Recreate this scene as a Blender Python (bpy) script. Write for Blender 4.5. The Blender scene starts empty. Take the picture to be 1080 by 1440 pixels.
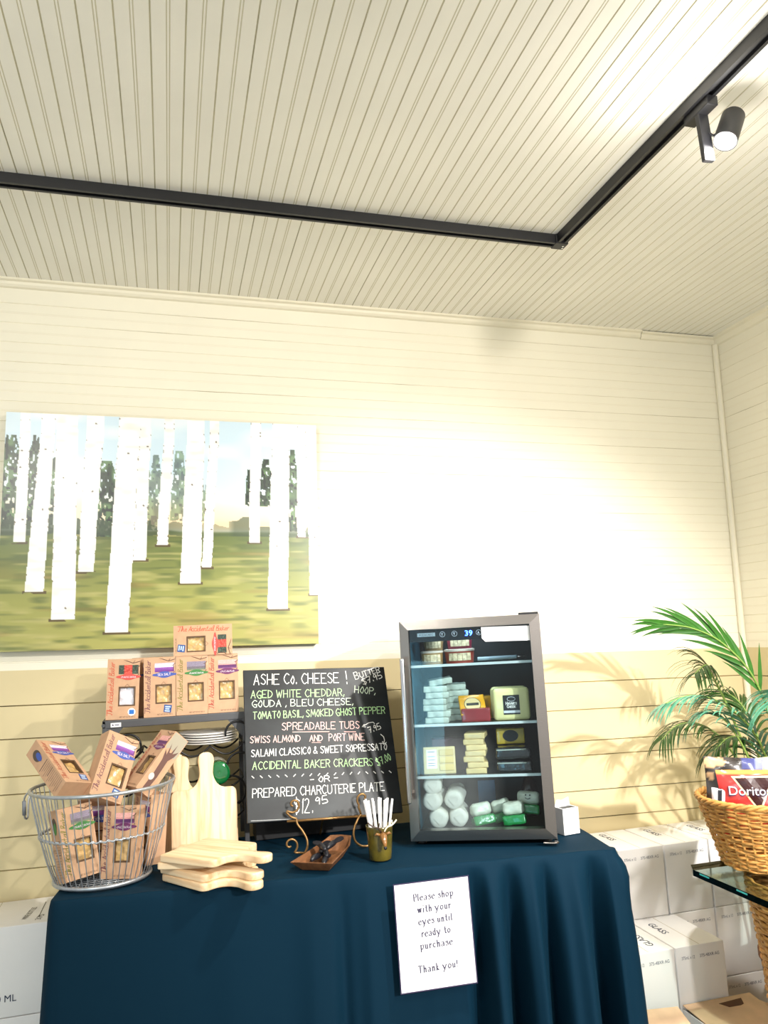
import bpy, bmesh, math, random
import numpy as np
from mathutils import Matrix, Vector
random.seed(7)
SC = bpy.context.scene
COL = SC.collection
R = math.radians

# ------------------------------------------------------------------ camera, world, key lights, exposure
yaw, pitch, roll, FPX = 0.262852, 0.158420, 0.025893, 1129.106
fwd = Vector((math.sin(yaw)*math.cos(pitch), math.cos(yaw)*math.cos(pitch), math.sin(pitch)))
rgt = Vector((math.cos(yaw), -math.sin(yaw), 0))
dwn = fwd.cross(rgt)
r2 = math.cos(roll)*rgt + math.sin(roll)*dwn
d2 = -math.sin(roll)*rgt + math.cos(roll)*dwn
cd = bpy.data.cameras.new('camera'); cam = bpy.data.objects.new('camera', cd); COL.objects.link(cam)
up = -d2; bk = -fwd
cam.matrix_world = Matrix(((r2.x, up.x, bk.x, 0), (r2.y, up.y, bk.y, 0), (r2.z, up.z, bk.z, 1.63), (0, 0, 0, 1)))
cd.sensor_fit = 'VERTICAL'; cd.sensor_height = 36; cd.lens = 36*FPX/1440; cd.clip_start = .02
SC.camera = cam

w = bpy.data.worlds.new('world'); SC.world = w; w.use_nodes = True
bg = w.node_tree.nodes['Background']; bg.inputs[0].default_value = (1.0, .98, .95, 1); bg.inputs[1].default_value = .62

def light(name, kind, loc, target, energy, color=(1, 1, 1), size=.2, angle=None, blend=.5):
    l = bpy.data.lights.new(name, kind); l.energy = energy; l.color = color
    if kind == 'AREA': l.size = size; l.shape = 'DISK'
    if kind == 'SPOT': l.spot_size = R(angle); l.spot_blend = blend; l.shadow_soft_size = size
    if kind == 'POINT': l.shadow_soft_size = size
    o = bpy.data.objects.new(name, l); COL.objects.link(o)
    o.location = loc
    o.rotation_euler = (Vector(target)-Vector(loc)).to_track_quat('-Z', 'Y').to_euler()
    return o
# lamps of the room behind the viewer and unseen fills added for the left wall and ceiling
light('key_lamp', 'SPOT', (2.2, -2.3, 2.85), (1.35, 2.7, 1.0), 1250, (1, .97, .935), .07, 38, 1.0)
light('track_lamp_wall', 'SPOT', (1.34, .3, 2.85), (.95, 3.2, 1.95), 105, (1, .95, .87), .06, 85, 1.0)
light('left_wall_fill', 'SPOT', (-.9, .2, 2.85), (-.25, 3.1, 1.9), 85, (1, .95, .87), .06, 80, 1.0)  # unseen lamp, set to brighten the left of the wall
light('ceiling_spill_fill', 'POINT', (1.30, -.2, 2.45), (0, 0, 0), 11, (1, .965, .91), .05)  # unseen point light added to brighten the ceiling
light('ceiling_spill_fill', 'POINT', (-.9, .2, 2.74), (0, 0, 0), 15, (.98, 1, .96), .05)  # second unseen point, added for the left of the ceiling
wl = light('glazed_door_daylight', 'AREA', (-2.5, -2.5, .72), (-2.5, 3.0, .72), 26, (.35, .8, 1), 1.25); wl.data.shape = 'RECTANGLE'; wl.data.size_y = 1.15
SC.view_settings.view_transform = 'Standard'; SC.view_settings.look = 'None'
SC.view_settings.gamma = 1; SC.view_settings.use_curve_mapping = False
SC.view_settings.exposure = .22

# ------------------------------------------------------------------ frames
TILT = .023
T = Matrix(((math.cos(TILT), 0, -math.sin(TILT), .5), (0, 1, 0, 2.4), (math.sin(TILT), 0, math.cos(TILT), .968), (0, 0, 0, 1)))
FLOOR_W = -.97
def TR(u=0, v=0, w=0): return Matrix.Translation((u, v, w))
def RX(a): return Matrix.Rotation(R(a), 4, 'X')
def RY(a): return Matrix.Rotation(R(a), 4, 'Y')
def RZ(a): return Matrix.Rotation(R(a), 4, 'Z')

# ------------------------------------------------------------------ materials
def lin(c):
    return tuple((x/12.92 if x <= .04045 else ((x+.055)/1.055)**2.4) for x in c)
def hx(h):
    h = h.lstrip('#'); return lin(tuple(int(h[i:i+2], 16)/255 for i in (0, 2, 4)))
MATS = {}
def mat(name, col, rough=.6, metal=0, noise=0, nscale=20, bump=0, bscale=80, spec=.5, emit=0, stretch=None, coat=0, sheen=0):
    if name in MATS: return MATS[name]
    m = bpy.data.materials.new(name); m.use_nodes = True
    nt = m.node_tree; b = nt.nodes['Principled BSDF']
    c = hx(col) if isinstance(col, str) else col
    b.inputs['Base Color'].default_value = (*c, 1); b.inputs['Roughness'].default_value = rough
    b.inputs['Metallic'].default_value = metal; b.inputs['Specular IOR Level'].default_value = spec
    b.inputs['Coat Weight'].default_value = coat
    if sheen: b.inputs['Sheen Weight'].default_value = sheen
    if emit: b.inputs['Emission Color'].default_value = (*c, 1); b.inputs['Emission Strength'].default_value = emit
    if noise or bump:
        tc = nt.nodes.new('ShaderNodeTexCoord'); mp = nt.nodes.new('ShaderNodeMapping')
        nt.links.new(tc.outputs['Object'], mp.inputs[0])
        if stretch: mp.inputs['Scale'].default_value = stretch
        n = nt.nodes.new('ShaderNodeTexNoise'); n.inputs['Scale'].default_value = nscale; n.inputs['Detail'].default_value = 5
        nt.links.new(mp.outputs[0], n.inputs['Vector'])
        if noise:
            rp = nt.nodes.new('ShaderNodeValToRGB'); nt.links.new(n.outputs['Fac'], rp.inputs[0])
            rp.color_ramp.elements[0].position = .3; rp.color_ramp.elements[1].position = .7
            rp.color_ramp.elements[0].color = (*[x*(1-noise) for x in c], 1)
            rp.color_ramp.elements[1].color = (*[min(1, x*(1+noise*.6)) for x in c], 1)
            nt.links.new(rp.outputs[0], b.inputs['Base Color'])
        if bump:
            n2 = nt.nodes.new('ShaderNodeTexNoise'); n2.inputs['Scale'].default_value = bscale; n2.inputs['Detail'].default_value = 4
            nt.links.new(mp.outputs[0], n2.inputs['Vector'])
            bp = nt.nodes.new('ShaderNodeBump'); bp.inputs['Strength'].default_value = bump; bp.inputs['Distance'].default_value = .004
            nt.links.new(n2.outputs['Fac'], bp.inputs['Height']); nt.links.new(bp.outputs[0], b.inputs['Normal'])
    MATS[name] = m; return m
def vmat(name, rough=.6, spec=.4, coat=0):
    if name in MATS: return MATS[name]
    m = bpy.data.materials.new(name); m.use_nodes = True; nt = m.node_tree; b = nt.nodes['Principled BSDF']
    a = nt.nodes.new('ShaderNodeVertexColor'); a.layer_name = 'col'
    nt.links.new(a.outputs[0], b.inputs['Base Color']); b.inputs['Roughness'].default_value = rough
    b.inputs['Specular IOR Level'].default_value = spec; b.inputs['Coat Weight'].default_value = coat
    MATS[name] = m; return m
def crack_mat(name, paint, dirt, thr=.55, scale=(1.2, 1.2, 1.2)):
    """joint between boards: paint-filled in places, an open dirty crack in others"""
    m = bpy.data.materials.new(name); m.use_nodes = True; nt = m.node_tree; b = nt.nodes['Principled BSDF']
    tc = nt.nodes.new('ShaderNodeTexCoord'); mp = nt.nodes.new('ShaderNodeMapping'); mp.inputs['Scale'].default_value = scale
    n = nt.nodes.new('ShaderNodeTexNoise'); n.inputs['Scale'].default_value = 1.0; n.inputs['Detail'].default_value = 6; n.inputs['Roughness'].default_value = .7
    rp = nt.nodes.new('ShaderNodeValToRGB'); rp.color_ramp.elements[0].position = thr-.12; rp.color_ramp.elements[1].position = thr+.1
    rp.color_ramp.elements[0].color = (*hx(paint), 1); rp.color_ramp.elements[1].color = (*hx(dirt), 1)
    nt.links.new(tc.outputs['Object'], mp.inputs[0]); nt.links.new(mp.outputs[0], n.inputs['Vector'])
    nt.links.new(n.outputs['Fac'], rp.inputs[0]); nt.links.new(rp.outputs[0], b.inputs['Base Color'])
    b.inputs['Roughness'].default_value = .8
    return m
def glass_mat(name, tint=(1, 1, 1), refl=.5, fog=None):
    """thin pane: see-through with a mirror sheen by angle, optional patchy condensation"""
    m = bpy.data.materials.new(name); m.use_nodes = True; nt = m.node_tree; nt.nodes.clear()
    out = nt.nodes.new('ShaderNodeOutputMaterial'); tr = nt.nodes.new('ShaderNodeBsdfTransparent'); tr.inputs[0].default_value = (*tint, 1)
    gl = nt.nodes.new('ShaderNodeBsdfGlossy'); gl.inputs['Roughness'].default_value = .02
    fr = nt.nodes.new('ShaderNodeFresnel'); fr.inputs[0].default_value = 1.45
    mx = nt.nodes.new('ShaderNodeMixShader'); ml = nt.nodes.new('ShaderNodeMath'); ml.operation = 'MULTIPLY'; ml.inputs[1].default_value = refl
    nt.links.new(fr.outputs[0], ml.inputs[0]); nt.links.new(ml.outputs[0], mx.inputs[0]); nt.links.new(tr.outputs[0], mx.inputs[1]); nt.links.new(gl.outputs[0], mx.inputs[2])
    last = mx
    if fog:
        tc = nt.nodes.new('ShaderNodeTexCoord'); sp = nt.nodes.new('ShaderNodeVectorMath'); sp.operation = 'DISTANCE'
        mp = nt.nodes.new('ShaderNodeMapping'); mp.inputs['Scale'].default_value = (1/.15, 0, 1/.24); mp.inputs['Location'].default_value = (-fog[0]/.15, 0, -fog[1]/.24)
        nt.links.new(tc.outputs['Object'], mp.inputs[0]); nt.links.new(mp.outputs[0], sp.inputs[0]); sp.inputs[1].default_value = (0, 0, 0)
        n = nt.nodes.new('ShaderNodeTexNoise'); n.inputs['Scale'].default_value = 9; nt.links.new(tc.outputs['Object'], n.inputs['Vector'])
        mr = nt.nodes.new('ShaderNodeMapRange'); mr.inputs['From Min'].default_value = 1.1; mr.inputs['From Max'].default_value = .1; mr.inputs['To Min'].default_value = 0; mr.inputs['To Max'].default_value = fog[2]
        nt.links.new(sp.outputs['Value'], mr.inputs['Value'])
        mm = nt.nodes.new('ShaderNodeMath'); mm.operation = 'MULTIPLY'; nt.links.new(mr.outputs[0], mm.inputs[0]); nt.links.new(n.outputs['Fac'], mm.inputs[1])
        df = nt.nodes.new('ShaderNodeBsdfDiffuse'); df.inputs[0].default_value = (.75, .8, .8, 1)
        m2 = nt.nodes.new('ShaderNodeMixShader'); nt.links.new(mm.outputs[0], m2.inputs[0]); nt.links.new(mx.outputs[0], m2.inputs[1]); nt.links.new(df.outputs[0], m2.inputs[2]); last = m2
    nt.links.new(last.outputs[0], out.inputs[0]); return m

# ------------------------------------------------------------------ mesh helpers
class MB:
    def __init__(s): s.v = []; s.f = []; s.mi = []; s.cur = 0
    def add(s, vs, fs, m=None):
        o = len(s.v)
        s.v += [tuple((m @ Vector(p)) if m else p) for p in vs]
        s.f += [tuple(i+o for i in f) for f in fs]; s.mi += [s.cur]*len(fs); return s
    def box(s, x0, x1, y0, y1, z0, z1, m=None, bev=0):
        if bev:
            bm = bmesh.new(); bmesh.ops.create_cube(bm, size=1)
            for v in bm.verts: v.co = ((x0+x1)/2+v.co.x*(x1-x0), (y0+y1)/2+v.co.y*(y1-y0), (z0+z1)/2+v.co.z*(z1-z0))
            bmesh.ops.bevel(bm, geom=bm.edges[:], offset=bev, segments=3, profile=.5, affect='EDGES')
            s.bm(bm, m); return s
        vs = [(x, y, z) for z in (z0, z1) for y in (y0, y1) for x in (x0, x1)]
        return s.add(vs, [(0, 2, 3, 1), (4, 5, 7, 6), (0, 1, 5, 4), (2, 6, 7, 3), (0, 4, 6, 2), (1, 3, 7, 5)], m)
    def bm(s, bm, m=None):
        bm.verts.index_update()
        s.add([v.co.copy() for v in bm.verts], [tuple(v.index for v in f.verts) for f in bm.faces], m); bm.free()
    def tube(s, pts, r, seg=8, closed=False, m=None, caps=True):
        pts = [Vector(p) for p in pts]; n = len(pts)
        rs = r if isinstance(r, (list, tuple)) else [r]*n
        tans = []
        for i in range(n):
            a = pts[(i-1) % n] if (closed or i > 0) else pts[0]; b = pts[(i+1) % n] if (closed or i < n-1) else pts[-1]
            t = (b-a); tans.append(t.normalized() if t.length > 1e-9 else Vector((0, 0, 1)))
        ref = Vector((0, 0, 1)) if abs(tans[0].z) < .9 else Vector((1, 0, 0))
        nrm = (ref-tans[0]*ref.dot(tans[0])).normalized(); vs = []; fs = []
        for i in range(n):
            nrm = (nrm-tans[i]*nrm.dot(tans[i])); nrm = nrm.normalized() if nrm.length > 1e-6 else tans[i].orthogonal().normalized()
            bn = tans[i].cross(nrm)
            for k in range(seg):
                a = 2*math.pi*k/seg; vs.append(pts[i]+(nrm*math.cos(a)+bn*math.sin(a))*rs[i])
        for i in range(n if closed else n-1):
            j = (i+1) % n
            for k in range(seg):
                k2 = (k+1) % seg; fs.append((i*seg+k, i*seg+k2, j*seg+k2, j*seg+k))
        if not closed and caps:
            fs.append(tuple(range(seg-1, -1, -1))); fs.append(tuple((n-1)*seg+k for k in range(seg)))
        return s.add(vs, fs, m)
    def cyl(s, p0, p1, r0, r1=None, seg=24, m=None): return s.tube([p0, p1], [r0, r0 if r1 is None else r1], seg, m=m)
    def lathe(s, prof, seg=40, m=None, sx=1, sy=1, closed_ends=True):
        vs = []; fs = []; n = len(prof)
        for r, z in prof:
            for k in range(seg):
                a = 2*math.pi*k/seg; vs.append((r*math.cos(a)*sx, r*math.sin(a)*sy, z))
        for i in range(n-1):
            for k in range(seg):
                k2 = (k+1) % seg; fs.append((i*seg+k, i*seg+k2, (i+1)*seg+k2, (i+1)*seg+k))
        if closed_ends:
            fs.append(tuple(range(seg-1, -1, -1))); fs.append(tuple((n-1)*seg+k for k in range(seg)))
        return s.add(vs, fs, m)
    def prism(s, poly, z0, z1, m=None, bev=0):
        bm = bmesh.new(); vs = [bm.verts.new((x, y, z0)) for x, y in poly]; f = bm.faces.new(vs)
        ex = bmesh.ops.extrude_face_region(bm, geom=[f]); nv = [g for g in ex['geom'] if isinstance(g, bmesh.types.BMVert)]
        for v in nv: v.co.z = z1
        bmesh.ops.recalc_face_normals(bm, faces=bm.faces[:])
        if bev:
            es = [e for e in bm.edges if abs(e.verts[0].co.z-e.verts[1].co.z) < 1e-6]
            bmesh.ops.bevel(bm, geom=es, offset=bev, segments=3, profile=.5, affect='EDGES')
        s.bm(bm, m); return s
    def grid(s, fn, nu, nv, m=None):
        vs = [fn(i/nu, j/nv) for j in range(nv+1) for i in range(nu+1)]
        fs = [(j*(nu+1)+i, j*(nu+1)+i+1, (j+1)*(nu+1)+i+1, (j+1)*(nu+1)+i) for j in range(nv) for i in range(nu)]
        return s.add(vs, fs, m)
    def build(s, name, m, parent=None, smooth=False, M=None, colors=None, angle=None):
        me = bpy.data.meshes.new(name); me.from_pydata([tuple(p) for p in s.v], [], s.f)
        ms = m if isinstance(m, (list, tuple)) else [m]
        for x in ms: me.materials.append(x)
        if len(ms) > 1: me.polygons.foreach_set('material_index', s.mi)
        if smooth:
            me.polygons.foreach_set('use_smooth', [True]*len(me.polygons))
            if angle: me.set_sharp_from_angle(angle=R(angle))
        if colors is not None:
            a = me.color_attributes.new('col', 'FLOAT_COLOR', 'POINT')
            c = np.ones((len(s.v), 4), np.float32); c[:, :3] = colors; a.data.foreach_set('color', c.ravel())
        me.update()
        o = bpy.data.objects.new(name, me); COL.objects.link(o)
        if parent is not None: o.parent = parent
        if M is not None: o.matrix_basis = M
        return o
def tag(o, label=None, cat=None, group=None, kind=None):
    if label: o['label'] = label
    if cat: o['category'] = cat
    if group: o['group'] = group
    if kind: o['kind'] = kind
    return o
def thing(name, label, cat, M, group=None):
    o = bpy.data.objects.new(name, None); COL.objects.link(o); o.matrix_basis = M; o.empty_display_size = .02
    return tag(o, label, cat, group)
def copy_tree(o, parent=None):
    c = o.copy(); COL.objects.link(c)
    if parent is not None: c.parent = parent
    for ch in [x for x in o.children]: copy_tree(ch, c)
    return c
def clone(o, M, label=None, group=None):
    c = copy_tree(o); c.matrix_basis = M
    if label: c['label'] = label
    if group: c['group'] = group
    return c
def struct(o): o['kind'] = 'structure'; return o
def smoothpts(pts, n=8, closed=False):
    pts = [Vector(p) for p in pts]; out = []; N = len(pts)
    for i in range(N if closed else N-1):
        g = lambda k: pts[k % N] if closed else pts[max(0, min(N-1, k))]
        p0, p1, p2, p3 = g(i-1), g(i), g(i+1), g(i+2)
        for j in range(n):
            t = j/n
            out.append(.5*((2*p1)+(p2-p0)*t+(2*p0-5*p1+4*p2-p3)*t*t+(3*p1-p0-3*p2+p3)*t**3))
    if not closed: out.append(pts[-1])
    return out

# ------------------------------------------------------------------ lettering
CAPS = {'A': "04 3c 64|17 57", 'B': "04 0c|~0c 4c 5a 38 08|~08 48 66 44 04", 'C': "~6b 3c 08 34 65", 'D': "04 0c|~0c 4b 68 45 04", 'E': "6c 0c 04 64|08 48",
 'F': "6c 0c 04|08 48", 'G': "~6b 3c 08 34 64|64 67 37", 'H': "04 0c|64 6c|08 68", 'I': "14 1c", 'K': "04 0c|6c 08 64", 'L': "0c 04 54", 'M': "04 1c 46 7c 84",
 'N': "04 0c 64 6c", 'O': "~3c 19 07 34 58 4b 3c", 'P': "04 0c|~0c 4c 6a 48 08", 'R': "04 0c|~0c 4c 6a 48 08|38 64", 'S': "~5b 2c 0a 38 56 34 05", 'T': "0c 6c|3c 34",
 'U': "~0c 06 34 66 6c", 'V': "0c 34 6c", 'W': "0c 24 4a 64 8c", 'Y': "0c 38 6c|38 34", 'Z': "0c 6c 04 64", 'X': "04 6c|0c 64", '0': "~2c 08 24 48 2c", '1': "~1a 2c|2c 24", '2': "~0b 2c 4a 04|04 54",
 '3': "~0b 3c 38 18|~18 46 24 05", '5': "5c 1c 08|~08 48 55 34 04", '7': "0c 5c 24|18 48", '9': "~4a 2c 09 28 4a|4a 34", '$': "~5b 2c 0a 38 56 34 05|2d 33", '&': "~64 2a 3c 4a 06 24 66",
 ',': "15 03", '.': "14 15", '!': "1c 17|15 14", '-': "08 48", '/': "04 4c", '<': "~4b 08 45", '(': "~2c 08 24"}
CURS = {'T': "0c 8c|~5c 44 24", 'A': "04 3c 54|16 56", 'B': "14 1c|~1c 5c 39 18 58 54 14", 'h': "~04 2a 2c 1c 14|~14 38 48 44 64", 'e': "~16 46 48 28 15 24 54", 'c': "~48 29 06 24 54",
 'i': "19 14 34|1b 1c", 'd': "~47 18 04 34 4c|4c 44 64", 'n': "19 14|~17 38 48 44 64", 't': "~2c 15 34 54|09 39", 'a': "~58 28 05 24 57|59 54 74", 'l': "~14 3c 1c 15 34", 'k': "14 1c|~49 17 54", 'r': "19 14|~17 38 49"}
SERIF = {'P': "14 1c|~1c 5c 5a 58 18|04 34|0c 1c", 'l': "1c 14|04 24|0c 1c", 'e': "07 57|~57 39 07 24 55", 'a': "~08 29 48 44|44 54|~47 16 05 24 45", 's': "~48 29 08 37 45 24 05",
 'h': "1c 14|~17 39 48 44|04 24|34 54|0c 1c", 'o': "~29 07 24 57 29", 'p': "19 11|~18 49 57 34 15|01 21|09 19", 'w': "09 24 39 54 69|-9 19|59 79", 'i': "19 14|04 24|09 19|1b 1c",
 't': "2c 25|~25 34 45|09 49", 'y': "09 34|~69 34 11 01|-9 19|59 79", 'u': "19 15|~15 24 45|49 44|09 19|44 54", 'r': "19 14|~17 39 48|04 24|09 19", 'n': "19 14|~17 39 48 44|04 24|34 54|09 19",
 'd': "4c 44|~48 29 07 24 45|44 54|3c 4c", 'c': "~48 29 07 24 45", 'T': "0c 6c|3c 34|24 44|0c 0b|6c 6b", 'k': "1c 14|49 17 44|04 24|34 54|0c 1c", '!': "1c 17|15 14"}
def hexd(ch): return -1 if ch == '-' else int(ch, 16)
def glyph(txt, font, small=.78):
    """[(list of strokes, advance)] in units of cap height = 1"""
    out = []; x = 0
    for ch in txt:
        if ch == ' ': x += .5; continue
        sc = 1.0; key = ch
        if key not in font:
            key = ch.upper(); sc = small
        if key not in font: x += .4; continue
        mxx = 0
        for st in font[key].split('|'):
            sm = st.startswith('~'); st = st.lstrip('~')
            pts = [((hexd(p[0]))/8*sc, (hexd(p[1])-4)/8*sc) for p in st.split()]
            mxx = max(mxx, max(p[0] for p in pts))
            if sm and len(pts) > 2: pts = [(p.x, p.y) for p in smoothpts([(a, b, 0) for a, b in pts], 5)]
            out.append([(a+x, b) for a, b in pts])
        x += mxx+(.27*sc if font is not CURS else -.02)
    return out, max(x, .01)
def text_strokes(mb, txt, font, x, y, x2, y2, h, thick, m, nib=None, jitter=0, small=.78, shear=0):
    """lay strokes on the local XY plane from (x,y) to (x2,y2), cap height h; ribbons of width thick"""
    st, wd = glyph(txt, font, small); L = math.hypot(x2-x, y2-y); ca, sa = (x2-x)/L, (y2-y)/L; sx = L/wd
    for s in st:
        jx, jy = random.uniform(-jitter, jitter)*h, random.uniform(-jitter, jitter)*h
        pts = []
        for a, b in s:
            X = a*sx+b*h*shear+jx; Y = b*h+jy; pts.append(Vector((x+X*ca-Y*sa, y+X*sa+Y*ca)))
        if len(pts) < 2: continue
        if nib:
            nv = Vector(nib)
            for a, b in zip(pts, pts[1:]):
                d = (b-a); d = d.normalized() if d.length > 1e-9 else Vector((1, 0)); pn = Vector((-d.y, d.x))
                wv = pn*(abs(pn.dot(nv))+thick)
                mb.add([(*(a+wv), 0), (*(a-wv), 0), (*(b-wv), 0), (*(b+wv), 0)], [(0, 1, 2, 3)], m)
        else:
            runs = [[pts[0]]]
            for i in range(1, len(pts)):
                runs[-1].append(pts[i])
                if i < len(pts)-1 and (pts[i]-pts[i-1]).length > 1e-9 and (pts[i+1]-pts[i]).length > 1e-9 and (pts[i]-pts[i-1]).normalized().dot((pts[i+1]-pts[i]).normalized()) < .6: runs.append([pts[i]])
            for pts in runs:
                n = len(pts); vs = []
                for i in range(n):
                    d = pts[min(i+1, n-1)]-pts[max(i-1, 0)]; d = d.normalized() if d.length > 1e-9 else Vector((1, 0)); pn = Vector((-d.y, d.x))*thick/2
                    e = d*thick/2*(-1 if i == 0 else 1 if i == n-1 else 0)
                    vs += [(*(pts[i]+pn+e), 0), (*(pts[i]-pn+e), 0)]
                mb.add(vs, [(2*i, 2*i+1, 2*i+3, 2*i+2) for i in range(n-1)], m)
def font_mb(txt, h, bold=0, extr=0, width=None):
    """type set in Blender's own font as a mesh; origin at its lower-left corner; cap height h"""
    c = bpy.data.curves.new('type', 'FONT'); c.body = txt; c.offset = bold; c.extrude = extr; c.resolution_u = 3
    o = bpy.data.objects.new('type', c); COL.objects.link(o); bpy.context.view_layer.update()
    me = bpy.data.meshes.new_from_object(o.evaluated_get(bpy.context.evaluated_depsgraph_get()))
    vs = [v.co.copy() for v in me.vertices]; fs = [tuple(p.vertices) for p in me.polygons]
    bpy.data.objects.remove(o); bpy.data.curves.remove(c); bpy.data.meshes.remove(me)
    x0 = min(v.x for v in vs); x1 = max(v.x for v in vs); s = h/.70
    sx = width/(x1-x0) if width else s
    mb = MB(); mb.add([((v.x-x0)*sx, v.y*s, v.z*s) for v in vs], fs); return mb
ZtoY = Matrix(((1, 0, 0, 0), (0, 0, -1, 0), (0, 1, 0, 0), (0, 0, 0, 1)))   # XY drawing -> XZ plane, facing -Y

# ------------------------------------------------------------------ the room shell
CEIL = 3.048; YB = 3.2; XR = 2.56; PAINT = 1.556
m_up = mat('cream_paint', '#f3ecd8', .5, noise=.035, nscale=2.5, bump=.12, bscale=25)
m_lo = mat('tan_paint', '#dbca9e', .5, noise=.06, nscale=3, bump=.12, bscale=25)
m_cl = mat('ceiling_paint', '#f4f1e8', .55, noise=.04, nscale=3, bump=.12, bscale=25)
k_up = crack_mat('cream_joint', '#eae1c8', '#8a7448', .63, (1.1, 1.1, 14))
k_lo = crack_mat('tan_joint', '#a68f55', '#3d2f14', .50, (1.3, 1.3, 9))
k_cl = crack_mat('ceiling_joint', '#c9c2a8', '#3c3424', .60, (13, .7, 1))
k_bd = mat('bead_shadow_paint', '#f0e8d3', .6)
k_cb = mat('ceiling_bead_shadow', '#d2ccb6', .6)  # shade of the ceiling bead grooves, put in as colour

def wall_profile(z_from, z_to):
    """(z, inset, material of the strip below) from floor to ceiling: wide planks under the paint line, beaded board above"""
    rows = [(z_from, 0, 2)]
    for s in (.45, .61, .75, .872, .982, 1.125, 1.185, 1.315, 1.431):
        rows += [(s-.0022, 0, 2), (s-.0012, .005, 2), (s+.0012, .005, 3), (s+.0022, 0, 3)]
    rows += [(PAINT, 0, 2)]
    k = 0; s = 1.623
    while s < z_to-.03:
        for b in (s-.041, s-.036):
            if b > PAINT+.008: rows += [(b-.0015, 0, 0), (b, .0007, 4), (b+.0015, 0, 4)]
        rows += [(s-.0018, 0, 0), (s-.0008, .0016, 0), (s+.0008, .0016, 1), (s+.0018, 0, 0)]
        s += .0783
    rows += [(z_to, 0, 0)]
    return rows
def ext_wall(name, place, x0, x1):
    mb = MB(); rows = wall_profile(-.35, CEIL)
    for (za, ia, _), (zb, ib, mi) in zip(rows, rows[1:]):
        mb.cur = mi; mb.add([place(x0, ia, za), place(x1, ia, za), place(x1, ib, zb), place(x0, ib, zb)], [(0, 1, 2, 3)])
    return struct(mb.build(name, [m_up, k_up, m_lo, k_lo, k_bd]))
ext_wall('wall_back', lambda x, i, z: (x, YB+i, z), -3.0, XR+.05)
ext_wall('wall_right', lambda y, i, z: (XR+i, y, z), YB+.05, -.6)
mb = MB(); mb.box(-3, XR+.2, -2.6, YB+.1, -.02, 0); fl = mb.build('floor', mat('floor_boards', '#c6c2b8', .5, noise=.2, nscale=6, stretch=(1, 12, 1)), M=T @ TR(-.5, -2.4, FLOOR_W)); struct(fl)
# ceiling: beaded boards running towards the back wall
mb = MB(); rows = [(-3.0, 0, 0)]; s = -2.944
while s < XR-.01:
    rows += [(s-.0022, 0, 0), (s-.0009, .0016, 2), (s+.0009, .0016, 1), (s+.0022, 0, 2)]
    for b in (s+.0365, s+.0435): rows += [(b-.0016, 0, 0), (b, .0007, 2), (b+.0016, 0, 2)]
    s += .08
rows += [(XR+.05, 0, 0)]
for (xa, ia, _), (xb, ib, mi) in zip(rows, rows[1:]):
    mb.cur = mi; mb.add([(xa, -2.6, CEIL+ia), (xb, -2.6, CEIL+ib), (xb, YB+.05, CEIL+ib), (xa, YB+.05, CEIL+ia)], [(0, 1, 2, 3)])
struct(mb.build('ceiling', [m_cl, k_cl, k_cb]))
# mouldings: crown strips and the corner bead
m_tr = mat('trim_paint', '#f0e8d2', .45)
mb = MB(); prof = [(0, 0), (.030, 0), (.030, .008), (.018, .012), (.016, .022), (.010, .030), (0, .034)]
def crown(a, b, out):
    vs = []
    for P in (a, b):
        for d, dz in prof: vs.append((P[0]+out[0]*d, P[1]+out[1]*d, CEIL-dz))
    n = len(prof); mb.add(vs, [(i, (i+1) % n, n+(i+1) % n, n+i) for i in range(n)]+[tuple(range(n)), tuple(range(2*n-1, n-1, -1))])
crown((-3, YB, 0), (2.14, YB, 0), (0, -1)); struct(mb.build('trim_1', m_tr))
mb = MB(); prof = [(0, .004), (.028, .004), (.028, .012), (.016, .016), (.014, .026), (.009, .034), (0, .038)]
crown((2.143, YB, 0), (XR, YB, 0), (0, -1)); struct(mb.build('trim_2', m_tr))
mb = MB(); prof = [(0, 0), (.030, 0), (.030, .012), (.018, .018), (.014, .03), (.010, .040), (0, .046)]
crown((XR, YB, 0), (XR, -.6, 0), (-1, 0)); struct(mb.build('trim_3', m_tr))
mb = MB(); mb.tube([(XR-.012, YB-.012, -.3), (XR-.012, YB-.012, CEIL-.04)], .014, 12); struct(mb.build('trim_4', m_tr, smooth=True, angle=40))

# ------------------------------------------------------------------ ceiling light track and its lamp
m_blk = mat('black_metal', '#17171a', .42, spec=.5)
trk = thing('light_track', 'black ceiling light track bent in an L above the room', 'light track', TR(1.335, 2.44, CEIL))
def rail(name, p0, p1):
    mb = MB(); a = Vector(p0); b = Vector(p1); d = (b-a).normalized(); n = Vector((-d.y, d.x, 0))
    pr = [(-.018, 0), (-.018, -.034), (-.008, -.034), (-.008, -.022), (.008, -.022), (.008, -.034), (.018, -.034), (.018, 0)]
    vs = [P+n*x+Vector((0, 0, z)) for P in (a, b) for x, z in pr]; k = len(pr)
    mb.add(vs, [(i, (i+1) % k, k+(i+1) % k, k+i) for i in range(k)]+[tuple(range(k)), tuple(range(2*k-1, k-1, -1))])
    return mb.build(name, m_blk, trk)
rail('rail', (-.02, 0, 0), (-3.6, .01, 0)); rail('rail', (0, -.02, 0), (.03, -3.4, 0))
mb = MB(); mb.box(-.024, .024, -.024, .022, -.037, 0, bev=.003); o = mb.build('corner_connector', m_blk, trk)
mb = MB()
for p in ((.010, -.008), (.014, .006)): mb.cyl((p[0], p[1], -.037), (p[0], p[1], -.0395), .004, seg=10)
mb.build('screw', mat('bright_steel', '#d8d8d8', .25, 1), o)

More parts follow.
